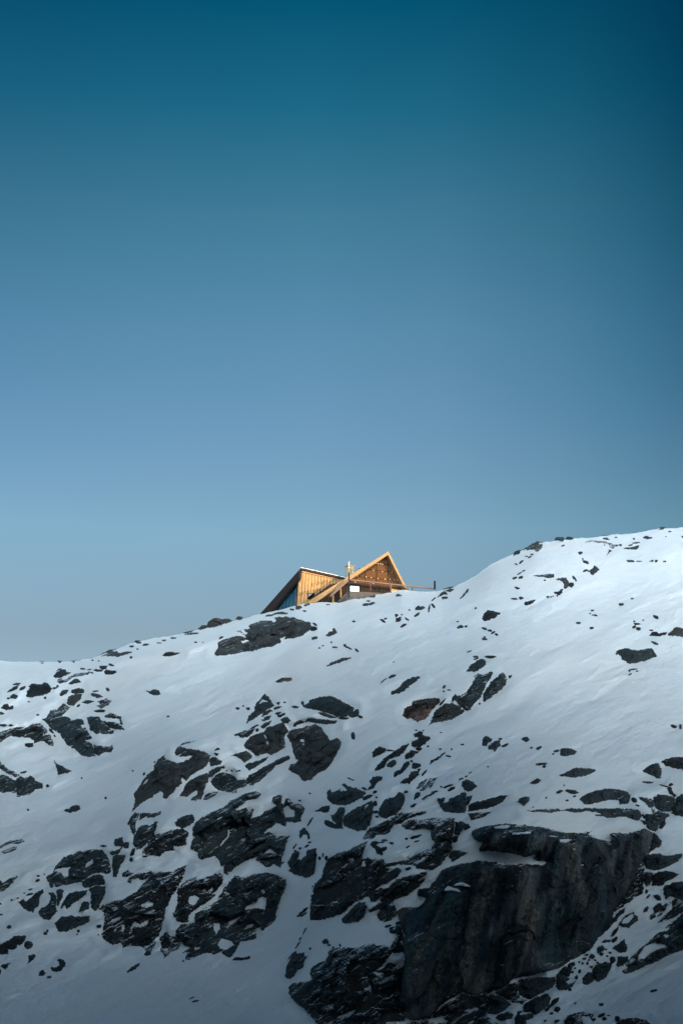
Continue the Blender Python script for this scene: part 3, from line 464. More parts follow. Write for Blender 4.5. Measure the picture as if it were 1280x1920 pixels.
def ridge_py(px): return np.interp(px, RIDGE[:, 0], RIDGE[:, 1])

GS = 2.5
gx = np.concatenate([np.arange(-1300, -160, 20.0), np.arange(-160, 1440, GS), np.arange(1440, 2600, 20.0)])
PYB = 2000.0
NV = 430
vv = np.linspace(0, 1, NV)            # 0 at the crest, 1 at the foot
GX = np.repeat(gx[None, :], NV, 0)
RPC = box_blur(box_blur(ridge_py(gx)[None, :], 3, 1), 3, 1)[0]      # the crest as seen
RP = RPC[None, :]
for _ in range(3): RP = box_blur(RP, 34, 1)                          # its broad shape
RP = RP[0]
GY = RP[None, :] + (PYB - RP[None, :]) * vv[:, None]

# how steep each piece of the slope is (g = tan(slope) - tan(sight line))
rockmask = np.zeros(GX.shape)
for r in ROCKS:
    P = r['poly']
    if len(P) < 3: continue
    x0, x1 = np.searchsorted(gx, [P[:, 0].min() - 3, P[:, 0].max() + 3])
    sl = np.s_[:, max(0, x0):x1]
    g_ = {'c': 7.0, 'd': 3.0}.get(r['kind'], 1.1)
    if r['name'] in ('rock_outcrop',) and r['kind'] not in 'cd':
        g_ = 1.6
    ins = inside(GX[sl], GY[sl], P)
    rockmask[sl] = np.where(ins, np.maximum(rockmask[sl], g_), rockmask[sl])
d_from_crest = GY - RP[None, :]
snow_g = 0.36 + 0.10 * fbm(GX / 330, GY / 260, 3, 3)
snow_g = snow_g - 0.10 * sstep(GY, 1780, 1900)
snow_g = np.clip(snow_g, .16, .6)
rm = blur(rockmask, 2, 1)
for _ in range(3): rm = box_blur(rm, 12, 1)
g = snow_g + rm * .8
crest = sstep(d_from_crest, -5, 75)
g = 0.035 + (g - 0.035) * (0.12 + 0.88 * crest)
A_, T_ = ray(GX, GY)
dt = T_[:-1] - T_[1:]
inv = 2 / (g[:-1] + g[1:])
def kern(inv_): return (dt * inv_).sum(0)
w_s = 1 - np.clip((rm[:-1] + rm[1:]) / 2, 0, 1)
K_s = (dt * inv * w_s).sum(0); K_r = (dt * inv * (1 - w_s)).sum(0)
KT = 0.80
fac = np.clip((KT - K_r) / np.maximum(K_s, 1e-3), .55, 2.2)
fac = np.interp(gx, np.arange(-1300, 2600, 5.0), box_blur(box_blur(np.interp(np.arange(-1300, 2600, 5.0), gx, fac)[None, :], 18, 1), 18, 1)[0])
lny = np.zeros(GX.shape)
lny[1:] = -np.cumsum(dt * inv * (w_s * fac[None, :] + (1 - w_s)), 0)
YR = 206 + 6 * fbm(gx / 300, gx * 0 + 1.7, 9, 2) + np.interp(gx, [-1300, 0, 500, 760, 900, 1280, 2600], [20, 10, 0, 0, -4, 6, 30])
lny = lny + np.log(YR)[None, :]
for _ in range(3): lny = box_blur(lny, 36, 1)
# wind-shaped relief of the snow
def wind(px, py, ang, lx, ly):
    c, s = math.cos(R_(ang)), math.sin(R_(ang))
    return (px * c + py * s) / lx, (-px * s + py * c) / ly
u1, v1 = wind(GX, GY, -22, 170, 60); u2, v2 = wind(GX, GY, -30, 70, 22); u3, v3 = wind(GX, GY, -24, 34, 7)
relief = .0085 * fbm(u1, v1, 21, 3) + .0030 * fbm(u2, v2, 22, 3)
rid = 1 - np.abs(fbm(u3 + .4 * fbm(u1 * 3, v1 * 3, 44, 2), v3, 23, 3)) * 2
relief += .0014 * rid * sstep(fbm(u1 * 1.3, v1 * 1.3, 27, 2), -.15, .35)
lny = lny + relief * np.clip(d_from_crest / 40, 0.02, 1)
# wind scoops and banked snow round the larger rocks
for r in ROCKS:
    P = r['poly']; ext = (P.max(0) - P.min(0)).max()
    if r.get('small') or ext < 12 or r['kind'] in 'c': continue
    x0, x1 = np.searchsorted(gx, [P[:, 0].min() - 40, P[:, 0].max() + 40])
    if x1 <= x0: continue
    ys_ = (P[:, 1].min() - 40, P[:, 1].max() + 40)
    rows = np.where((GY[:, x0:x1].max(1) > ys_[0]) & (GY[:, x0:x1].min(1) < ys_[1]))[0]
    if len(rows) == 0: continue
    sl = np.s_[rows[0]:rows[-1] + 1, x0:x1]
    sd_ = sdist(GX[sl], GY[sl], P)
    k_ = float(np.clip(ext / 60, .35, 1)) * (.6 + .8 * fbm(GX[sl] / 30, GY[sl] / 30, 65, 2))
    lny[sl] += k_ * (.0030 * np.exp(-np.abs(np.minimum(sd_, 0)) / 4.5) - .0022 * np.exp(-((sd_ + 15) / 8) ** 2)) * np.clip(d_from_crest[sl] / 30, 0, 1)
YF = np.exp(lny)
crest_n = 2.2 * fbm(gx / 16, gx * 0 + 3.3, 5, 4) + 1.6 * np.maximum(0, fbm(gx / 45, gx * 0 + 8.3, 15, 3))
GYF = GY + (RPC - RP)[None, :] * np.exp(-d_from_crest / 70.0) - crest_n[None, :] * np.exp(-d_from_crest / 5.0)
PYR = np.arange(940, 2001, 1.25)
LREG = np.stack([np.interp(PYR, GYF[:, j] , lny[:, j]) for j in range(len(gx))], 1)

def field(px, py):
    """forward distance of the snow surface at a photo point (crest distance above the skyline)"""
    px = np.asarray(px, float); py = np.asarray(py, float)
    i = np.clip(np.searchsorted(gx, px) - 1, 0, len(gx) - 2)
    fx = np.clip((px - gx[i]) / (gx[i + 1] - gx[i]), 0, 1)
    v = np.clip((py - PYR[0]) / 1.25, 0, len(PYR) - 1.001); k = v.astype(int); f = v - k
    a = LREG[k, i] * (1 - f) + LREG[k + 1, i] * f
    b = LREG[k, i + 1] * (1 - f) + LREG[k + 1, i + 1] * f
    return np.exp(a * (1 - fx) + b * fx)

# ------------------------------------------------------------------ mesh helpers
def new_mesh(name, verts, faces, mat=None, smooth=False, parent=None):
    me = bpy.data.meshes.new(name)
    verts = np.asarray(verts, np.float32)
    if isinstance(faces, np.ndarray):
        n, k = faces.shape
        me.vertices.add(len(verts)); me.vertices.foreach_set('co', verts.ravel())
        me.loops.add(n * k); me.loops.foreach_set('vertex_index', faces.astype(np.int32).ravel())
        me.polygons.add(n)
        me.polygons.foreach_set('loop_start', np.arange(0, n * k, k, dtype=np.int32))
        me.update(calc_edges=True)
    else:
        me.from_pydata([tuple(v) for v in verts], [], faces); me.update()
    me.polygons.foreach_set('use_smooth', np.full(len(me.polygons), smooth))
    if mat: me.materials.append(mat)
    o = bpy.data.objects.new(name, me); col.objects.link(o)
    if parent: o.parent = parent
    return o

def tag(o, label, cat, group=None, kind=None):
    if label: o['label'] = label
    if cat: o['category'] = cat
    if group: o['group'] = group
    if kind: o['kind'] = kind
    return o

def grid_faces(nr, nc):
    i = np.arange(nr - 1)[:, None] * nc + np.arange(nc - 1)[None, :]
    return np.stack([i, i + nc, i + nc + 1, i + 1], -1).reshape(-1, 4)

# ------------------------------------------------------------------ materials
def mat_new(name):
    m = bpy.data.materials.new(name); m.use_nodes = True
    nt = m.node_tree; b = nt.nodes['Principled BSDF']
    return m, nt, b

def N(nt, t, **kw):
    n = nt.nodes.new(t)
    for k, v in kw.items():
        if k.startswith('i_'):
            n.inputs[k[2:].replace('_', ' ')].default_value = v
        else: setattr(n, k, v)
    return n

def ramp(nt, src, stops, interp='LINEAR'):
    r = N(nt, 'ShaderNodeValToRGB'); r.color_ramp.interpolation = interp
    e = r.color_ramp.elements
    while len(e) < len(stops): e.new(.5)
    for k, (p, c) in enumerate(stops):
        e[k].position = p; e[k].color = (c, c, c, 1) if not hasattr(c, '__len__') else (*c, 1)
    nt.links.new(src, r.inputs['Fac']); return r.outputs['Color']

def coords(nt, scale=(1, 1, 1), rot=(0, 0, 0)):
    """object coordinates, first turned by rot, then scaled"""
    tc = N(nt, 'ShaderNodeTexCoord'); vec = tc.outputs['Object']
    if any(rot):
        mr = N(nt, 'ShaderNodeMapping'); mr.inputs['Rotation'].default_value = rot
        nt.links.new(vec, mr.inputs['Vector']); vec = mr.outputs['Vector']
    mp = N(nt, 'ShaderNodeMapping'); mp.inputs['Scale'].default_value = scale
    nt.links.new(vec, mp.inputs['Vector']); return mp.outputs['Vector']

def noise(nt, vec, scale, detail=6, rough=.55, dist=0.0):
    n = N(nt, 'ShaderNodeTexNoise'); n.inputs['Scale'].default_value = scale; n.inputs['Detail'].default_value = detail
    n.inputs['Roughness'].default_value = rough; n.inputs['Distortion'].default_value = dist
    nt.links.new(vec, n.inputs['Vector']); return n.outputs['Fac']

def mixc(nt, f, a, b, mode='MIX'):
    m = N(nt, 'ShaderNodeMix', data_type='RGBA', blend_type=mode)
    for s, v in ((m.inputs['Factor'], f), (m.inputs['A'], a), (m.inputs['B'], b)):
        if hasattr(v, 'is_output') or isinstance(v, bpy.types.NodeSocket): nt.links.new(v, s)
        elif s.type == 'VALUE': s.default_value = v
        else: s.default_value = (*v, 1) if len(v) == 3 else v
    return m.outputs['Result']

def math_(nt, op, a, b=None, clamp=False):
    m = N(nt, 'ShaderNodeMath', operation=op); m.use_clamp = clamp
    for s, v in ((m.inputs[0], a), (m.inputs[1], b)):
        if v is None: continue
        if isinstance(v, bpy.types.NodeSocket): nt.links.new(v, s)
        else: s.default_value = v
    return m.outputs[0]

def bump(nt, b, h, strength, dist, prev=None):
    n = N(nt, 'ShaderNodeBump'); n.inputs['Strength'].default_value = strength; n.inputs['Distance'].default_value = dist
    nt.links.new(h, n.inputs['Height'])
    if prev: nt.links.new(prev, n.inputs['Normal'])
    nt.links.new(n.outputs['Normal'], b.inputs['Normal']); return n.outputs['Normal']

def snow_material():
    m, nt, b = mat_new('snow')
    n0 = noise(nt, coords(nt, (.05, .05, .30), (0, R_(24), 0)), 1.0, 5, .6, .8)
    n1 = noise(nt, coords(nt, (.16, .3, 1.3), (0, R_(26), 0)), 1.0, 6, .62, .7)
    n2 = noise(nt, coords(nt, (.5, 1.2, 4.2), (0, R_(30), 0)), 1.0, 6, .66, .4)
    n3 = noise(nt, coords(nt), 18, 3, .6)
    c = mixc(nt, ramp(nt, n1, [(.3, 0), (.7, 1)]), (.76, .79, .81), (.86, .87, .88))
    c = mixc(nt, ramp(nt, noise(nt, coords(nt), .045, 5, .6), [(.45, 0), (.8, 1)]), c, (.82, .79, .76))
    nt.links.new(c, b.inputs['Base Color'])
    b.inputs['Roughness'].default_value = .6; b.inputs['Specular IOR Level'].default_value = .25
    k = bump(nt, b, n0, .25, .8); k = bump(nt, b, n1, .38, .32, k); k = bump(nt, b, n2, .75, .16, k); bump(nt, b, n3, .35, .02, k)
    return m

def rock_material(name, dark, light, warm, warm_amt=.35, snow=.5, streak=0.0):
    m, nt, b = mat_new(name)
    base = coords(nt)
    fol = (R_(8), R_(34), R_(12))
    strata = coords(nt, (.35, .8, 1.5), fol)
    n1 = noise(nt, base, .22, 7, .6, .6)
    n2 = noise(nt, strata, .8, 8, .62, .5)
    n3 = noise(nt, base, 3.2, 7, .68)
    n4 = noise(nt, base, 11.0, 4, .7)
    c = mixc(nt, ramp(nt, n2, [(.33, 0), (.70, 1)]), dark, light)
    c = mixc(nt, math_(nt, 'MULTIPLY', ramp(nt, n1, [(.50, 0), (.66, 1)]), warm_amt), c, warm)
    c = mixc(nt, ramp(nt, n3, [(.34, .6), (.52, 0)]), c, tuple(x * .5 for x in dark))
    c = mixc(nt, ramp(nt, n4, [(.56, 0), (.74, .5)]), c, tuple(min(1, x * 1.7) for x in light))
    cr = N(nt, 'ShaderNodeTexVoronoi', feature='DISTANCE_TO_EDGE'); cr.inputs['Scale'].default_value = .5
    dv = N(nt, 'ShaderNodeVectorMath', operation='ADD'); nt.links.new(coords(nt, (.5, .7, 1.0), fol), dv.inputs[0])
    nn = N(nt, 'ShaderNodeTexNoise'); nn.inputs['Scale'].default_value = .9; nn.inputs['Detail'].default_value = 6
    nt.links.new(base, nn.inputs['Vector']); nt.links.new(nn.outputs['Color'], dv.inputs[1]); nt.links.new(dv.outputs[0], cr.inputs['Vector'])
    crack = math_(nt, 'MULTIPLY', ramp(nt, cr.outputs['Distance'], [(0, 1), (.03, 0)]), ramp(nt, noise(nt, base, .5, 3), [(.42, 0), (.58, 1)]))
    c = mixc(nt, math_(nt, 'MULTIPLY', crack, .85), c, tuple(x * .2 for x in dark))
    if streak:
        sv = coords(nt, (.42, .42, .045), (0, R_(-14), 0))
        s1 = noise(nt, sv, 1.15, 7, .6, .3)
        s2 = noise(nt, coords(nt, (.24, .24, .05), (0, R_(-16), 0)), 1.0, 6, .65, .4)
        c = mixc(nt, ramp(nt, s2, [(.47, 0), (.57, .9)]), c, mixc(nt, ramp(nt, n3, [(.4, 0), (.6, 1)]), (.060, .056, .048), (.125, .115, .096)))
        c = mixc(nt, ramp(nt, noise(nt, coords(nt, (.12, .12, .1)), 1.0, 4, .5, .3), [(.62, 0), (.70, .7)]), c, (.12, .05, .028))
        c = mixc(nt, ramp(nt, s1, [(.45, .97), (.51, 0)]), c, (.006, .011, .014))
    # snow lodged on ledges: by the real normal of the stone
    kb = .8 if streak else 1.0
    geo = N(nt, 'ShaderNodeNewGeometry'); sp = N(nt, 'ShaderNodeSeparateXYZ')
    bn = N(nt, 'ShaderNodeBump'); bn.inputs['Strength'].default_value = .8; bn.inputs['Distance'].default_value = .4
    nt.links.new(n2, bn.inputs['Height']); nt.links.new(bn.outputs['Normal'], sp.inputs[0])
    fl = noise(nt, coords(nt, (.35, .6, 2.6), fol), 1.0, 8, .7, .5)
    f = math_(nt, 'ADD', math_(nt, 'MULTIPLY', sp.outputs['Z'], .42), fl)
    th = 1.02 - .18 * snow
    f = ramp(nt, math_(nt, 'MULTIPLY', f, .8), [(min(.98, th * .8), 0), (min(1, th * .8 + .012), 1)])
    c = mixc(nt, f, c, (.78, .80, .82))
    nt.links.new(c, b.inputs['Base Color'])
    b.inputs['Roughness'].default_value = .8; b.inputs['Specular IOR Level'].default_value = .3
    k = bump(nt, b, n2, .55 * kb, .30); k = bump(nt, b, n3, .7 * kb, .10, k); k = bump(nt, b, n4, .6, .03, k); bump(nt, b, crack, -.8, .12, k)
    return m

SNOW = snow_material()
RM = {
    'g': rock_material('green_black_rock', (.015, .025, .029), (.042, .061, .066), (.054, .054, .051), .3, .5),
    'k': rock_material('black_rock', (.007, .010, .012), (.026, .034, .036), (.034, .031, .028), .3, .75),
    'b': rock_material('brown_grey_rock', (.024, .029, .030), (.062, .066, .066), (.088, .078, .070), .5, .3),
    'r': rock_material('rusty_rock', (.020, .013, .010), (.058, .038, .028), (.30, .19, .16), .8, .4),
    'd': rock_material('cliff_foot_rock', (.009, .014, .016), (.032, .042, .044), (.042, .039, .034), .4, .75),
    'c': rock_material('streaked_cliff_rock', (.010, .027, .034), (.034, .062, .072), (.050, .048, .042), .4, .3, 1.0),
}

RM['sg'] = rock_material('green_black_boulder', (.015, .025, .029), (.042, .061, .066), (.054, .054, .051), .3, .1)
RM['sk'] = rock_material('black_boulder', (.007, .010, .012), (.028, .037, .040), (.034, .031, .028), .3, .1)
RM['sb'] = rock_material('brown_boulder', (.028, .029, .028), (.072, .068, .064), (.096, .080, .068), .5, .1)

# ------------------------------------------------------------------ the snow slope
a_, t_ = ray(GX, GYF)
main = np.stack([a_ * YF, YF, t_ * YF], -1)
# far side of the crest: falls away to the horizon
back = []
y0 = YF[0]; t0 = t_[0]; a0 = a_[0]
for s_, drop in [(3000, 1), (1200, 1), (500, 1), (220, 1), (110, 1), (60, 1), (34, 1), (18, 1), (9, 1), (4, 1), (1.5, 1)]:
    y = y0 + s_
    z = t0 * y0 + (t0 - .03) * s_ - .012 * s_ * s_ / (1 + s_ / 60)
    z = np.maximum(z, -40 + 0 * s_)
    back.append(np.stack([a0 * y, y, z], -1))
allv = np.concatenate([np.array(back), main], 0)
slope = new_mesh('snow_slope', allv.reshape(-1, 3), grid_faces(allv.shape[0], allv.shape[1])[:, ::-1], SNOW, True)
tag(slope, 'steep snow covered mountainside rising to the skyline', 'slope', kind='structure')

# ------------------------------------------------------------------ rocks
def build_rock(r, idx):
    P = r['poly']; x0, y0 = P.min(0); x1, y1 = P.max(0)
    w, h = x1 - x0, y1 - y0; big = max(w, h); small = min(w, h)
    step = 2.0 if big > 250 else 1.6 if big > 90 else 1.1 if big > 14 else .7
    m = 5 * step
    xs = np.arange(x0 - m, x1 + m + step, step); ys = np.arange(y0 - m, y1 + m + step, step)
    X, Y = np.meshgrid(xs, ys)
    rg = min(1.9, .07 * small + .22)
    Xw = X + rg * .9 * fbm(X / 6, Y / 6, idx, 4, .6); Yw = Y + rg * .9 * fbm(X / 6, Y / 6, idx + 500, 4, .6)
    sd = sdist(Xw, Yw, P)
    sd = sd + rg * .9 * fbm(X / 3.1 + Y / 9, Y / 2.2, idx + 900, 3) * np.clip(small / 12, .3, 1)
    name_ = r['name']
    if r.get('small'): sd = sd + .7
    for H in (r['holes'] if name_ != 'cliff' else []):
        sh = sdist(Xw, Yw, H)
        sd = np.minimum(sd, -sh + .3)
    ins = sd > 0
    # height of the face above the lower contact line, column by column
    v = np.zeros(X.shape); run = np.zeros(X.shape[1])
    for j in range(X.shape[0] - 1, -1, -1):
        run = np.where(ins[j], run + step, np.maximum(0, run - step * 2.5)); v[j] = run
    v = blur(v, max(1, int(3 / step)), 2)
    yf = field(X, Y); mpp = yf / 2560.0
    kind = r['kind']; name = r['name']
    al = {'boulder': .075, 'rock': .055, 'stone': .06, 'rock_outcrop': .04, 'cliff': .012}[name]
    cap = {'boulder': 45, 'rock': 40, 'stone': 30, 'rock_outcrop': 55, 'cliff': 60}[name]
    vs = cap * (1 - np.exp(-v / cap))
    D = al * np.minimum(vs, 2.6 * np.maximum(sd, 0)) * (yf / 200)
    D = np.minimum(D, 6)
    D += .05 * (1 - np.exp(-np.maximum(sd, 0) / 1.2))
    # crags: planar facets following the foliation, then fine grain
    ang = R_(-32 if kind != 'c' else -68); c, s = math.cos(ang), math.sin(ang)
    xm, ym = X * .078, Y * .078
    U, V = xm * c + ym * s, -xm * s + ym * c
    wv = .5 * fbm(U / 3, V / 3, 61, 3)
    amp = np.clip(np.maximum(sd, 0) / 7, 0, 1)
    size_m = float(np.clip(math.sqrt(w * h) * .078, .3, 30))
    c1 = float(np.clip(.38 * size_m, .35, 5.5))
    def fac_(cu, cv, s_): return facets(U / cu + wv * .6, V / cv + wv * .6, s_ + idx * 3, .9)
    relief_ = c1 * .27 * fac_(c1, c1 * .62, 71) + min(c1, 2.4) * .17 * fac_(min(c1, 2.4) * .5, min(c1, 2.4) * .32, 72) + .10 * fac_(.55, .36, 73) * min(1, size_m / 4)
    if name == 'cliff':
        cols = fbm(xm / 5 + .10 * ym, ym / 18, 81, 3) * 3.4 + fbm(xm / 1.6 + .12 * ym, ym / 9, 82, 3) * .9
        D += 3.0 * (1 - np.exp(-v / 130)) * (1 - np.exp(-np.maximum(sd, 0) / 7)) + amp * (cols * .8 + relief_ * .3)
    else:
        D += amp * relief_ * (1.25 if name == 'rock_outcrop' else .9)
    D += amp * .12 * fbm(xm * 2.2, ym * 2.2, 91, 3)
    # keep it proud of the snow inside the outline, buried outside
    D = np.where(ins, np.maximum(D, .13 + .05 * np.clip(sd, 0, 3)), -.08 - np.clip(-sd, 0, 4) * .16 * (1 if big > 14 else .6) - .02)
    # deep notches let snow lie in them: flecks on ragged outcrops
    if name == 'rock_outcrop' and kind != 'c' and small > 25:
        ca, sa = math.cos(R_(-30)), math.sin(R_(-30))
        fu, fv = (X * ca + Y * sa), (-X * sa + Y * ca)
        q = fbm(fu / 26 + fbm(X / 25, Y / 25, 7, 2), fv / 4.6, 101 + idx % 7, 5, .68)
        thr = {'g': .54, 'k': .44, 'd': .50, 'b': .62}.get(kind, .5)
        q = q + .20 * np.exp(-np.maximum(sd, 0) / 7)
        D = np.where(ins & (q > thr), -.25 * np.clip((q - thr) / .06, 0, 1), D)
    r['grid'] = (xs, ys, D, step)
    a, t = ray(X, Y)
    yy = yf - D
    co = np.stack([a * yy, yy, t * yy], -1)
    F = grid_faces(X.shape[0], X.shape[1])
    keep = (sd.ravel()[F] > -2.6 * step).any(1)
    F = F[keep]
    if len(F) == 0: return None
    used = np.unique(F); remap = -np.ones(X.size, int); remap[used] = np.arange(len(used))
    V3 = co.reshape(-1, 3)[used]; F = remap[F]
    # buried underside: skirt + fan
    e = np.concatenate([F[:, [0, 1]], F[:, [1, 2]], F[:, [2, 3]], F[:, [3, 0]]]); es = np.sort(e, 1)
    key = es[:, 0].astype(np.int64) * (len(used) + 1) + es[:, 1]
    _, first, cnt = np.unique(key, return_index=True, return_counts=True)
    be = e[first[cnt == 1]]
    bv = np.unique(be); mp = {int(b): len(V3) + i for i, b in enumerate(bv)}
    deep = float(np.clip(.25 * small * .078, .12, 2.0))
    off = np.array([0, deep * 1.2, -deep])
    cen = V3[bv].mean(0) + off * 1.6
    V3 = np.concatenate([V3, V3[bv] + off, cen[None]])
    ci = len(V3) - 1
    f2 = np.array([[b, a2, mp[int(a2)], mp[int(b)]] for a2, b in be] )
    f3 = [[mp[int(b)], mp[int(a2)], ci] for a2, b in be]
    org = V3.mean(0); V3 = V3 - org
    quads = np.concatenate([F, f2]) if len(f2) else F
    quads = np.concatenate([quads, np.array([[q[0], q[1], q[2], q[2]] for q in f3])]) if False else quads
    me_faces = quads
    o = new_mesh(name, V3, me_faces, RM['s' + kind] if name in ('boulder', 'rock', 'stone') and kind in 'gkb' else RM[kind], False)
    bm_tri = f3
    import bmesh
    bm = bmesh.new(); bm.from_mesh(o.data); bm.verts.ensure_lookup_table()
    for q in bm_tri:
        try: bm.faces.new([bm.verts[k] for k in q])
        except ValueError: pass
    bmesh.ops.recalc_face_normals(bm, faces=bm.faces)
    bm.to_mesh(o.data); bm.free()
    o.location = org
    return o

CAT = {'boulder': 'boulder', 'rock': 'rock', 'stone': 'stone', 'rock_outcrop': 'rock outcrop', 'cliff': 'cliff'}
for i, r in enumerate(ROCKS):
    o = build_rock(r, i)
    if o is None: print('EMPTY', r['label']); continue
    tag(o, r['label'], CAT[r['name']], r.get('group'), 'thing')
    if r['name'] != 'cliff': continue
    # snow lying on the ledges of the cliff: follows the rock's own relief
    gx_, gy_, Dg, st_ = r['grid']
    for n_, H in enumerate(r['holes']):
        X, Y = np.meshgrid(np.arange(H[:, 0].min() - 4, H[:, 0].max() + 4, .8), np.arange(H[:, 1].min() - 4, H[:, 1].max() + 4, .8))
        sd = sdist(X + 1.6 * fbm(X / 6, Y / 4, 300 + n_, 3), Y + 1.3 * fbm(X / 5, Y / 4, 340 + n_, 3), H)
        fi = np.clip((X - gx_[0]) / st_, 0, len(gx_) - 1.01); fj = np.clip((Y - gy_[0]) / st_, 0, len(gy_) - 1.01)
        i0, j0 = fi.astype(int), fj.astype(int); u, v = fi - i0, fj - j0
        Dc = (Dg[j0, i0] * (1 - u) + Dg[j0, i0 + 1] * u) * (1 - v) + (Dg[j0 + 1, i0] * (1 - u) + Dg[j0 + 1, i0 + 1] * u) * v
        Dc = blur(Dc, 2, 1)
        Dp = Dc + np.where(sd > 0, .30 + .35 * (1 - np.exp(-sd / 2.5)), -.4 + sd * .15)
        a, t = ray(X, Y); yy = field(X, Y) - Dp
        co = np.stack([a * yy, yy, t * yy], -1).reshape(-1, 3)
        F = grid_faces(*X.shape); F = F[(sd.ravel()[F] > -1.2).any(1)]
        used = np.unique(F); rm_ = -np.ones(X.size, int); rm_[used] = np.arange(len(used))
        sp_ = new_mesh('snow_patch', co[used] - np.array(o.location), rm_[F][:, ::-1], SNOW, True, o)
# ------------------------------------------------------------------ valley floor and an added unseen ridge that shades the slope
SUN_AZ = (0.87, -0.50); SUN_EL = R_(9.0)
L_ = math.hypot(*SUN_AZ); SUN_AZ = (SUN_AZ[0] / L_, SUN_AZ[1] / L_)
TE = math.tan(SUN_EL)
gxs = np.concatenate([np.linspace(-1500, -200, 14), np.linspace(-180, 180, 73), np.linspace(200, 1500, 14)])
gys = np.concatenate([np.linspace(-1500, -160, 14), np.linspace(-150, 118, 68)])
XX, YY = np.meshgrid(gxs, gys)
ZZ = -1.7 + np.clip(YY, 0, 200) * .0145 + .25 * fbm(XX / 40, YY / 40, 33, 3)
ZZ = np.where(np.hypot(XX, YY) < 6, -1.7, ZZ)
gr = new_mesh('ground', np.stack([XX, YY, ZZ], -1).reshape(-1, 3), grid_faces(len(gys), len(gxs))[:, ::-1], SNOW, True)
tag(gr, 'flat snow covered valley floor', 'ground', kind='structure')

def crest_h(x, y):
    l = x * -SUN_AZ[1] + y * SUN_AZ[0]; k = x * SUN_AZ[0] + y * SUN_AZ[1]
    return l, k
ph = np.radians(np.concatenate([np.linspace(-215, 20, 300), np.linspace(20.3, 38, 80)]))
rr = np.array([62, 75, 88, 102, 116, 132, 147, 160, 185, 220, 300, 420])
rf = np.array([0, .04, .14, .30, .50, .74, .92, 1.0, .93, .7, .45, .0])
r2 = np.concatenate([np.linspace(62, 300, 90), np.array([330, 370, 420.])]); rf = np.interp(r2, rr, rf); rr = r2
PH, RR = np.meshgrid(ph, rr)
RPH = np.interp(np.degrees(ph), [-90, -12, 60], [160, 285, 285]); RR = RR * RPH[None, :] / 160
MX, MY = RR * np.cos(PH), RR * np.sin(PH)
Hc = np.zeros(len(ph))
for i, p in enumerate(ph):
    x, y = RPH[i] * math.cos(p), RPH[i] * math.sin(p)
    l, k = crest_h(x, y)
    gen = SHADE_RIDGE_H + 14 * float(fbm(np.array([p * 4]), np.array([2.0]), 55, 4)[0])
    if k > 100 and 60 < l < 290:
        thr = np.interp(l, [60, 120, 148, NOTCH[0] - 4, NOTCH[0], NOTCH[1], NOTCH[1] + 4, 212, 260], [130, 140, 122, 97, NOTCH_Q, NOTCH_Q, 100, 122, 130])
        gen = thr + k * TE
    Hc[i] = gen
MZ = -2.5 + (Hc[None, :] + 5) * rf[:, None] + (fbm(MX / 22, MY / 22, 77, 4) * 9 * (np.clip(1 - rf, 0, 1))[:, None])
LL, KK = crest_h(MX, MY)
cap = np.interp(LL, [NOTCH[0] - 3, NOTCH[0], NOTCH[1], NOTCH[1] + 3], [300, NOTCH_Q, NOTCH_Q, 300]) + KK * TE
MZ = np.where(KK > 20, np.minimum(MZ, cap), MZ)       # notch shaped to let the sun reach the cabin
mt = new_mesh('shade_ridge', np.stack([MX, MY, MZ], -1).reshape(-1, 3), grid_faces(len(rr), len(ph)), None, True)
mm, nt, b = mat_new('snowy_shade_ridge')
geo = N(nt, 'ShaderNodeNewGeometry'); spx = N(nt, 'ShaderNodeSeparateXYZ'); nt.links.new(geo.outputs['Normal'], spx.inputs[0])
f = math_(nt, 'ADD', math_(nt, 'MULTIPLY', spx.outputs['Z'], .6), noise(nt, coords(nt), .05, 8, .65))
nt.links.new(mixc(nt, ramp(nt, f, [(.95, 0), (1, 1)]), (.05, .055, .058), (.7, .74, .78)), b.inputs['Base Color'])
b.inputs['Roughness'].default_value = .8
mt.data.materials.append(mm)
tag(mt, 'unseen dark rocky ridge added to shade the slope', 'shade_ridge', kind='structure')

# ------------------------------------------------------------------ cabin
def plain(name, colr, rough=.6, metal=0.0, bumpy=None):
    m, nt, b = mat_new(name)
    n = noise(nt, coords(nt), 3.0, 5, .6)
    nt.links.new(mixc(nt, ramp(nt, n, [(.3, 0), (.7, 1)]), tuple(c * .82 for c in colr), tuple(min(1, c * 1.12) for c in colr)), b.inputs['Base Color'])
    b.inputs['Roughness'].default_value = rough + .2; b.inputs['Metallic'].default_value = metal; b.inputs['Specular IOR Level'].default_value = .12
    return m
GOLD = plain('golden_timber', (.42, .25, .11), .55)
TRIM = plain('pale_fascia', (.37, .225, .105), .55)
BRONZE = plain('bronze_panels', (.115, .050, .016), .5)
DARKW = plain('dark_boards', (.045, .028, .019), .6)
SEAM = plain('seam', (.025, .018, .012), .7)
FASC = plain('dark_fascia', (.034, .026, .026), .6)
CONC = plain('concrete', (.13, .11, .10), .8)
RAIL = plain('rail_metal', (.20, .13, .10), .45)
DARKM = plain('dark_metal', (.02, .025, .03), .5)
STEEL = plain('steel', (.40, .36, .34), .35, .4)
STUD = plain('pale_stud', (.9, .82, .66), .3)
def glassm(name, base, rough=.04):
    m, nt, b = mat_new(name); b.inputs['Base Color'].default_value = (*base, 1); b.inputs['Roughness'].default_value = rough
    b.inputs['Metallic'].default_value = 1.0
    return m
GLASS_D = glassm('dark_glass', (.04, .145, .215), .15); GLASS_D.node_tree.nodes['Principled BSDF'].inputs['Metallic'].default_value = .15; GLASS_L = glassm('bright_glass', (.26, .28, .28), .12)

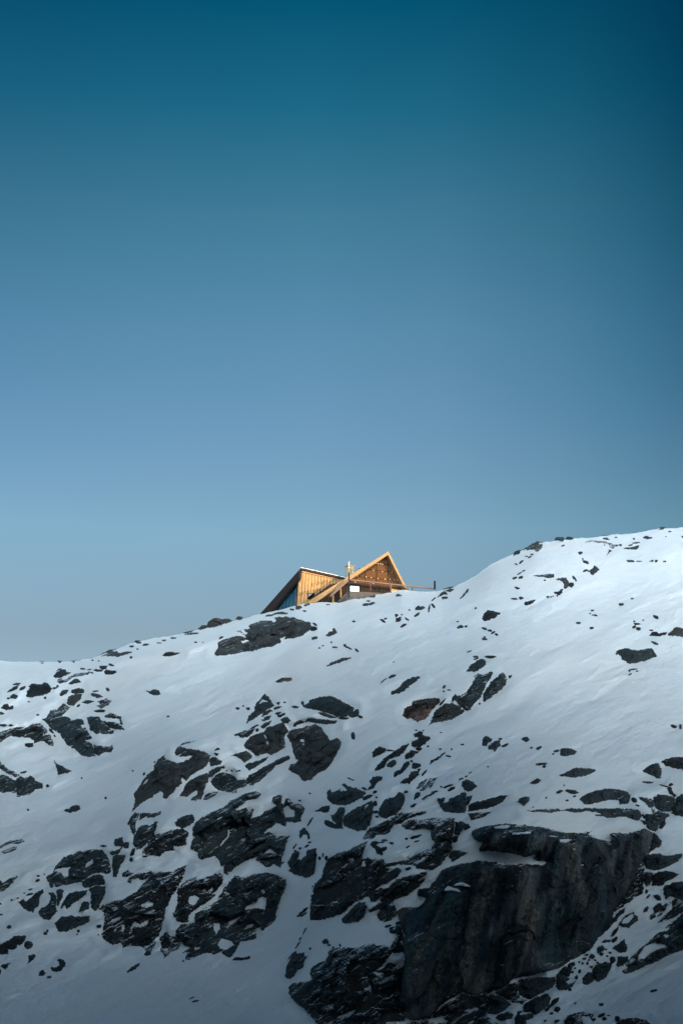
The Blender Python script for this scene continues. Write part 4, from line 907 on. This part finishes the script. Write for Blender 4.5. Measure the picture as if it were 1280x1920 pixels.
class Plane:
    """vertical wall plane through q with horizontal direction d; maps photo points onto it"""
    def __init__(s, q, d):
        s.q = Vector((q[0], q[1], 0)); s.d = Vector((d[0], d[1], 0)).normalized(); s.n = Vector((s.d.y, -s.d.x, 0))  # n faces the viewer
    def at(s, px, py, off=0.0):
        a, t = ray(px, py); a = float(a); t = float(t)
        q = s.q + s.n * off
        k = (q.x * s.n.x + q.y * s.n.y) / (a * s.n.x + s.n.y)
        return Vector((a * k, k, t * k))
    def poly(s, pts, off=0.0): return [s.at(x, y, off) for x, y in pts]

class MB:
    def __init__(s): s.v = []; s.f = []; s.m = []
    def prism(s, pts, ext, mi=0):
        n = len(pts); b = len(s.v)
        s.v += [tuple(p) for p in pts] + [tuple(p + ext) for p in pts]
        s.f.append(list(range(b, b + n))); s.f.append(list(range(b + 2 * n - 1, b + n - 1, -1)))
        for i in range(n):
            j = (i + 1) % n; s.f.append([b + i, b + i + n, b + j + n, b + j])
        s.m += [mi] * (n + 2); return s
    def bar(s, a, b_, w, mi=0, h=None):
        a = Vector(a); b_ = Vector(b_); d = (b_ - a).normalized(); h = h or w
        up = Vector((0, 0, 1)) if abs(d.z) < .9 else Vector((0, 1, 0))
        x = d.cross(up).normalized() * w / 2; y = d.cross(x).normalized() * h / 2
        return s.prism([a + x + y, a - x + y, a - x - y, a + x - y], b_ - a, mi)
    def tube(s, a, b_, r, n=12, mi=0):
        a = Vector(a); b_ = Vector(b_); d = (b_ - a).normalized(); up = Vector((0, 1, 0)) if abs(d.z) > .9 else Vector((0, 0, 1))
        x = d.cross(up).normalized(); y = d.cross(x).normalized()
        return s.prism([a + x * r * math.cos(2 * math.pi * k / n) + y * r * math.sin(2 * math.pi * k / n) for k in range(n)], b_ - a, mi)
    def build(s, name, mats, parent=None, bevel=0):
        o = new_mesh(name, s.v, s.f, None, False, parent)
        for m in mats: o.data.materials.append(m)
        o.data.polygons.foreach_set('material_index', s.m)
        import bmesh
        bm = bmesh.new(); bm.from_mesh(o.data); bmesh.ops.recalc_face_normals(bm, faces=bm.faces); bm.to_mesh(o.data); bm.free()
        if bevel:
            md = o.modifiers.new('bevel', 'BEVEL'); md.width = bevel; md.segments = 2
        return o

cab = bpy.data.objects.new('mountain_cabin', None); col.objects.link(cab)
tag(cab, 'angular golden timber cabin with steep gable and glass wing standing on the ridge', 'cabin')
base_loc = Vector((0, 208, 59)); cab.location = base_loc
def child(o, label=None):
    # parts keep their world place under the cabin's empty
    o.parent = cab; o.matrix_parent_inverse = __import__('mathutils').Matrix.Translation(-base_loc)
    if label: o['label'] = label
    return o

# --- wing with the sunlit wall (A) and the glass side
PA = Plane((-6.23, 203.0), (.80, .60))
dA, nA = PA.d, PA.n
C = PA.at(562, 1069); B = PA.at(555, 1140)
Lf = pt(483, 1157, 211.5)
wall_pts = PA.poly([(562, 1070), (648, 1088), (648, 1140), (555, 1140)])
mb = MB().prism(wall_pts, -nA * .3)
# standing seams between the boards: real battens
for k in range(1, 15):
    x = 562 + k * 5.7
    top = PA.at(x, 1070 + (x - 562) * .2105 + 1.5, .0); bot = PA.at(x - 4.5 + (x - 562) * .02, 1140, .0)
    mb.bar(top + nA * .02, bot + nA * .02, .045, 1, .06)
for k in range(30):   # short dark seam dashes between the boards
    x = 565 + (k * 37 % 78); yy = 1079 + (k * 23 % 45)
    if yy < 1074 + (x - 562) * .21 or x > 600 + (1120 - yy) * 1.4: continue
    p = PA.at(x - (yy - 1070) * .08, yy, .05); mb.bar(p, p - Vector((0, 0, .55)), .05, 1, .05)
wA = child(mb.build('wall', [GOLD, SEAM]), 'sunlit golden board wall of the glass wing')
mb = MB().prism([PA.at(562, 1068.6, .12), PA.at(648, 1086.8, .12), PA.at(648, 1089.8, .12), PA.at(561.7, 1071.8, .12)], -nA * .5)
child(mb.build('trim', [TRIM]), 'pale gold edge board along the wing roof')
ext = dA * 9.0
# mono-pitch roof of the wing
up = Vector((0, 0, .32))
C0 = C + nA * .3; L0 = Lf + nA * .3
mb = MB().prism([C0, L0, L0 + up * .6, C0 + up], dA * 9.4)
rf_ = child(mb.build('roof', [FASC]), 'sloping roof of the glass wing')
mb = MB().prism([C0 + up, C0 * .93 + L0 * .07 + up, C0 * .93 + L0 * .07 + up * 1.12, C0 + up * 1.22], dA * 9.4)
sn = mb.build('roof_snow', [SNOW]); sn.parent = rf_
# glass side: plane through C, B, Lf
nG = (B - C).cross(Lf - C).normalized()
if nG.y > 0: nG = -nG
def on_glass(px, py, off=0.0):
    a, t = ray(px, py); d = Vector((float(a), 1, float(t)))
    k = ((C + nG * off) @ nG) / (d @ nG) if hasattr(Vector, '__matmul__') else (C + nG * off).dot(nG) / d.dot(nG)
    return d * k
def G(pts, off=0.0): return [on_glass(x, y, off) for x, y in pts]
mb = MB().prism(G([(562, 1069), (481, 1158), (498, 1158), (560, 1084.5)], .5), -nG * .42)
child(mb.build('fascia', [FASC]), 'wide dark brown sloping fascia over the glass')
mb = MB()
for k in range(26):   # perforated soffit strip
    f_ = k / 25; x = 559.5 - 60 * f_; y = 1084 + 68 * f_
    p = on_glass(x - 1.2, y + 1.8, .25); mb.bar(p, p + Vector((-.12, 0, -.14)), .10, k % 2)
mb.prism(G([(560, 1084), (496, 1156), (501, 1158), (559.5, 1089.5)], .2), -nG * .2, 1)
child(mb.build('soffit', [STUD, DARKM]), 'thin speckled strip under the sloping fascia')
fr = MB().prism(G([(560, 1088), (500, 1160), (520, 1165), (553, 1145), (556, 1140)], -.35), -nG * .2)
gl = child(fr.build('glass_wall', [GLASS_D]), 'dark teal glass wall with black mullions')
mb = MB()
for k in range(9):
    x1_, y1_ = 557.5 - k * 6.6, 1090 + k * 7.3
    mb.bar(on_glass(x1_, y1_, -.22), on_glass(x1_ - 4.5 + k * .1, 1152 + k * 1.5, -.22), .07, 0, .06)
o = mb.build('mullion', [DARKM]); o.parent = gl; o.matrix_parent_inverse = gl.matrix_world.inverted() if False else gl.matrix_parent_inverse.copy() if False else __import__('mathutils').Matrix()
o = child(MB().bar(on_glass(559.8, 1071, .12), on_glass(555.0, 1142, .12), .16, 0, .3).build('corner_post', [SEAM]), 'dark corner post between glass and golden wall')
# small square window in the golden wall
mb = MB().prism(PA.poly([(578.4, 1112.2), (589, 1113.2), (588.8, 1123.4), (578.0, 1122.4)], .14), -nA * .06)
w1 = child(mb.build('window', [GLASS_L]), 'small square window glaring white in the golden wall')
mb = MB()
q = PA.poly([(577.8, 1111.8), (589.6, 1112.8), (589.0, 1124), (577.4, 1123)], .12)
for i in range(4): mb.bar(q[i], q[(i + 1) % 4], .05, 0, .08)
o = mb.build('window_frame', [SEAM]); o.parent = w1

# --- main gable house
PF = Plane((-1.7, 204.0), (.96, .28))
nF, dF = PF.n, PF.d
backv = -nF * 13.0
A_o, A_i = (728, 1034), (727.2, 1042)
# left roof slope
mb = MB().prism(PF.poly([A_o, (727.2, 1040.3), (589, 1131), (572, 1131)], .9), backv)
rl = child(mb.build('roof', [TRIM]), 'long shallow left slope of the gable roof with pale gold edge')
mb = MB().prism(PF.poly([A_o, (769.5, 1117), (763.5, 1117), (727.2, 1040.3)], .9), backv)
rr_ = child(mb.build('roof', [TRIM]), 'steep right slope of the gable roof with pale gold edge')
mb = MB().bar(PF.at(727, 1042.5, .93), PF.at(764.5, 1117, .93), .10, 0, .08)
o = mb.build('drip_edge', [SEAM]); o.parent = rr_
# gable wall
gab = [(727, 1036), (766, 1112), (766, 1135), (576, 1140), (586, 1124)]
mb = MB().prism(PF.poly(gab, 0), -nF * .4)
def inside_gable_top(x): return 1042 + max(0, (727 - x)) * .655 if x < 727 else 1042 + (x - 727) * 1.98
gw = child(mb.build('gable_wall', [BRONZE]), 'bronze panelled gable wall with fine grid of joints')
mb = MB()
for x in (684.6, 706, 727.5, 747):     # upright joints
    mb.bar(PF.at(x, inside_gable_top(x) + 1, .02), PF.at(x - .6, 1094, .02), .10, 0, .05)
for (xa, ya, xb, yb) in [(713, 1056, 736, 1059), (693, 1056, 713, 1057.5), (700, 1057, 741, 1061), (672, 1066, 747, 1074.5), (660, 1080, 757, 1090)]:
    mb.bar(PF.at(xa, ya, .025), PF.at(xb, yb, .025), .08, 0, .05)
o = mb.build('panel_joints', [SEAM]); o.parent = gw
mb = MB()
for k in range(17):      # stepped dark edge below the left rake
    x = 640 + k * 5.2; y = inside_gable_top(x) + 1.6
    mb.prism(PF.poly([(x, y), (x + 4.4, y - 2.9), (x + 4.4, y + 1.2), (x, y + 1.2)], .06), -nF * .05)
o = mb.build('stepped_trim', [DARKW]); o.parent = gw
mb = MB()
for x, y in [(717.5, 1044.5), (704.5, 1057), (708.5, 1057.3), (712.5, 1057.6), (716.5, 1058.2), (735.5, 1060.3), (699.5, 1070), (716.5, 1071.8), (734.5, 1073.5), (679, 1067.5), (742, 1075),
             (669.5, 1080.3), (695.5, 1083.2), (708, 1085), (721.5, 1086), (731, 1086.6), (739, 1087.5), (743.5, 1088), (747.5, 1088.4), (665.5, 1091.5), (699.5, 1094.5), (686, 1082)]:
    p = PF.at(x, y, .12); mb.tube(p, p + nF * .08, .06, 8)
o = mb.build('glint_studs', [STUD]); o.parent = gw  # pale studs stand in for sun glints on the gable's bolts
# lower storey, set back a little under the gable
low = [(586, 1119), (618, 1096), (653, 1090), (764, 1103.5), (768, 1128), (655, 1135), (586, 1135)]
mb = MB().prism(PF.poly(low, .12), -nF * .1)
for k in range(30):
    x = 590 + k * 5.8
    if x > 762: break
    yt = np.interp(x, [586, 618, 653, 764], [1121, 1097, 1091.5, 1104.5]); p = PF.at(x, yt, .15); q_ = PF.at(x - .3, 1130, .15)
    mb.bar(p, q_, .06, 1, .06)
lw = child(mb.build('lower_wall', [DARKW, SEAM]), 'dark brown vertical boards of the lower storey')
mb = MB().prism(PF.poly([(656.8, 1096.5), (673.2, 1097.8), (673, 1108.8), (656.6, 1108.4)], .26), -nF * .06)
w2 = child(mb.build('window', [GLASS_L]), 'square window reflecting bright snow')
mb = MB(); q = PF.poly([(656, 1095.6), (674.6, 1097), (674.4, 1110), (655.8, 1109.6)], .3)
for i in range(4): mb.bar(q[i], q[(i + 1) % 4], .10, 0, .12)
o = mb.build('window_frame', [SEAM]); o.parent = w2
mb = MB().prism(PF.poly([(734, 1104), (751, 1106), (751, 1116), (734, 1116)], .3), -nF * .1)
child(mb.build('sunlit_panel', [plain('lit_timber', (.75, .50, .20), .5)]), 'bright golden panel painted as the sunlit bit of the lower storey')  # brighter timber colour stands for a sunlit bit of wall
mb = MB().prism(PF.poly([(704, 1101.5), (707, 1101.8), (707, 1106.5), (704, 1106.2)], .3), -nF * .1)
child(mb.build('wall_lamp', [DARKM]))
mb = MB().prism(PF.poly([(652, 1109), (656, 1109.5), (690, 1110), (714, 1112), (722, 1114.5), (716, 1130), (640, 1136), (628, 1136), (640, 1122)], .5), -nF * .3)
child(mb.build('foundation', [CONC]), 'pale concrete foundation showing under the boards')
for (x, y0_, y1_) in [(639, 1104, 1122), (624.5, 1117, 1135)]:
    child(MB().bar(PF.at(x, y0_, .9), PF.at(x, y1_, .9), .22).build('post', [GOLD]), None)

# --- chimney and flue
PC = Plane((1.6, 211.0), (.80, .60))
q = PC.at(652.2, 1061.5); q2 = PC.at(663.2, 1062.5); zb = PC.at(651.5, 1092).z
mb = MB()
qs = [Vector((q.x, q.y, zb)), Vector((q2.x, q2.y, zb)), Vector((q2.x, q2.y, q.z)), Vector((q.x, q.y, q.z))]
mb.prism(qs, -PC.n * .55)
p = PC.at(657.5, 1062, .02); mb.bar(p, Vector((p.x, p.y, zb)), .07, 1, .05)
ch = child(mb.build('chimney', [plain('pale_timber', (.50, .40, .26), .6), SEAM]), 'square golden chimney with dark left side')
d_ = PC.d
cp = MB().prism([q + Vector((0, 0, 0)) - d_ * .1 + PC.n * .1, q2 + d_ * .1 + PC.n * .1, q2 + d_ * .1 - PC.n * .8, q - d_ * .1 - PC.n * .8], Vector((0, 0, .12)))
o = cp.build('chimney_cap', [TRIM]); o.parent = ch
m_ = (q + q2) / 2 - PC.n * .3; m_ = m_ - d_ * .22; m_.z = q.z
o = MB().tube(m_, m_ + Vector((0, 0, .75)), .15, 14).build('flue', [STEEL]); o.parent = ch
o2 = MB().tube(m_ + Vector((0, 0, .75)), m_ + Vector((0, 0, .84)), .19, 14).build('flue_cap', [STEEL]); o2.parent = ch

# --- terrace railing
rail = bpy.data.objects.new('terrace_railing', None); col.objects.link(rail)
tag(rail, 'long brown terrace railing running past the cabin to a short black end post', 'railing')
PR = Plane((-1.7, 202.4), (.96, .28))
def rc(o, label=None):
    o.parent = rail
    if label: o['label'] = label
    return o
a1, a2 = PR.at(653, 1087), PR.at(815.5, 1104.2)
rc(MB().bar(a1, a2, .26, 0, .18).build('rail', [RAIL]))
a0 = PR.at(619, 1118, 0)
rc(MB().bar(a1, a0, .24, 0, .34).build('stair_rail', [RAIL]), 'handrail slanting down to the left')
for (x, ya, yb, wd, mt_) in [(654, 1073, 1121, .2, DARKM), (732, 1081, 1096, .10, DARKM), (732.6, 1095, 1116, .2, RAIL), (772.5, 1100, 1112, .1, DARKM), (814.5, 1089.5, 1105, .30, DARKM)]:
    rc(MB().bar(PR.at(x, ya, .05), PR.at(x, yb, .05), wd).build('post', [mt_]))
rc(MB().bar(PR.at(694.5, 1093, .02), PR.at(694.5, 1108, .02), .08).build('post', [RAIL]))

st = MB()
for k in range(7):
    p = PR.at(634 + k * 2.6, 1128 - k * 2.6, -.1); st.prism([p, p + dF * .34, p + dF * .34 + Vector((0, 0, .2)), p + Vector((0, 0, .2))], -nF * 1.2)
so = st.build('staircase', [CONC]); tag(so, 'short pale staircase climbing to the cabin terrace', 'staircase')

# ------------------------------------------------------------------ camera, light, world
cd = bpy.data.cameras.new('camera'); cam = bpy.data.objects.new('camera', cd); col.objects.link(cam)
cam.location = (0, 0, 0); cam.rotation_euler = (math.pi / 2 + PITCH, 0, 0)
cd.sensor_fit = 'VERTICAL'; cd.sensor_height = 36.0; cd.lens = FPX / 1920 * 36.0
cd.clip_start = .1; cd.clip_end = 8000
scene.camera = cam

sun = bpy.data.lights.new('sun', 'SUN'); sun.energy = SUN_E; sun.angle = R_(.5); sun.color = (1.0, .66, .36)
so_ = bpy.data.objects.new('sun', sun); col.objects.link(so_)
dirv = Vector((SUN_AZ[0] * math.cos(SUN_EL), SUN_AZ[1] * math.cos(SUN_EL), math.sin(SUN_EL)))
so_.rotation_euler = dirv.to_track_quat('Z', 'Y').to_euler(); so_.location = (100, 0, 150)

w = bpy.data.worlds.new('World'); scene.world = w; w.use_nodes = True
nt = w.node_tree; bg = nt.nodes['Background']
sky = N(nt, 'ShaderNodeTexSky', sky_type='NISHITA'); sky.sun_disc = False
sky.sun_elevation = SUN_EL; sky.sun_rotation = math.atan2(SUN_AZ[0], SUN_AZ[1])
sky.air_density = 1.0; sky.dust_density = .6; sky.ozone_density = 2.0; sky.altitude = 900
tc = N(nt, 'ShaderNodeTexCoord'); sp = N(nt, 'ShaderNodeSeparateXYZ'); nt.links.new(tc.outputs['Generated'], sp.inputs[0])
el = ramp(nt, sp.outputs['Z'], SKY_EL)
c = mixc(nt, 1.0, sky.outputs['Color'], el, 'MULTIPLY')
# sky colour darkened to the sides and higher up, imitating lens vignetting
xx = math_(nt, 'ADD', math_(nt, 'MULTIPLY', sp.outputs['X'], 1.0), .5)
vignette = mixc(nt, ramp(nt, sp.outputs['Z'], [(.28, .25), (.42, .65), (.60, 1)]), (1, 1, 1), ramp(nt, xx, SKY_AZ))
c = mixc(nt, 1.0, c, vignette, 'MULTIPLY')
# low glow added behind the viewer on the sun's side to light the snow
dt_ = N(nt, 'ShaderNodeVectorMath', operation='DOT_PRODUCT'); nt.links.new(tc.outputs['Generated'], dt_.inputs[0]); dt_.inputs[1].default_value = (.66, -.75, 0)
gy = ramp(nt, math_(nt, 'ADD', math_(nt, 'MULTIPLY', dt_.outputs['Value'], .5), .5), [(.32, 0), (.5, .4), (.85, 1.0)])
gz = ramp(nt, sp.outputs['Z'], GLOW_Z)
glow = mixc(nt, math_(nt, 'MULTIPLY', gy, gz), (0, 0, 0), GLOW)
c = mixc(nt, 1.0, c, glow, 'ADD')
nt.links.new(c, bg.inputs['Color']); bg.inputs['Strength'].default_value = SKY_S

scene.view_settings.view_transform = 'Standard'; scene.view_settings.look = 'None'
scene.view_settings.exposure = EXPO; scene.view_settings.gamma = 1
scene.render.engine = 'CYCLES'
scene.cycles.max_bounces = 5; scene.cycles.diffuse_bounces = 3; scene.cycles.use_denoising = True
scene.render.resolution_x = 682; scene.render.resolution_y = 1024
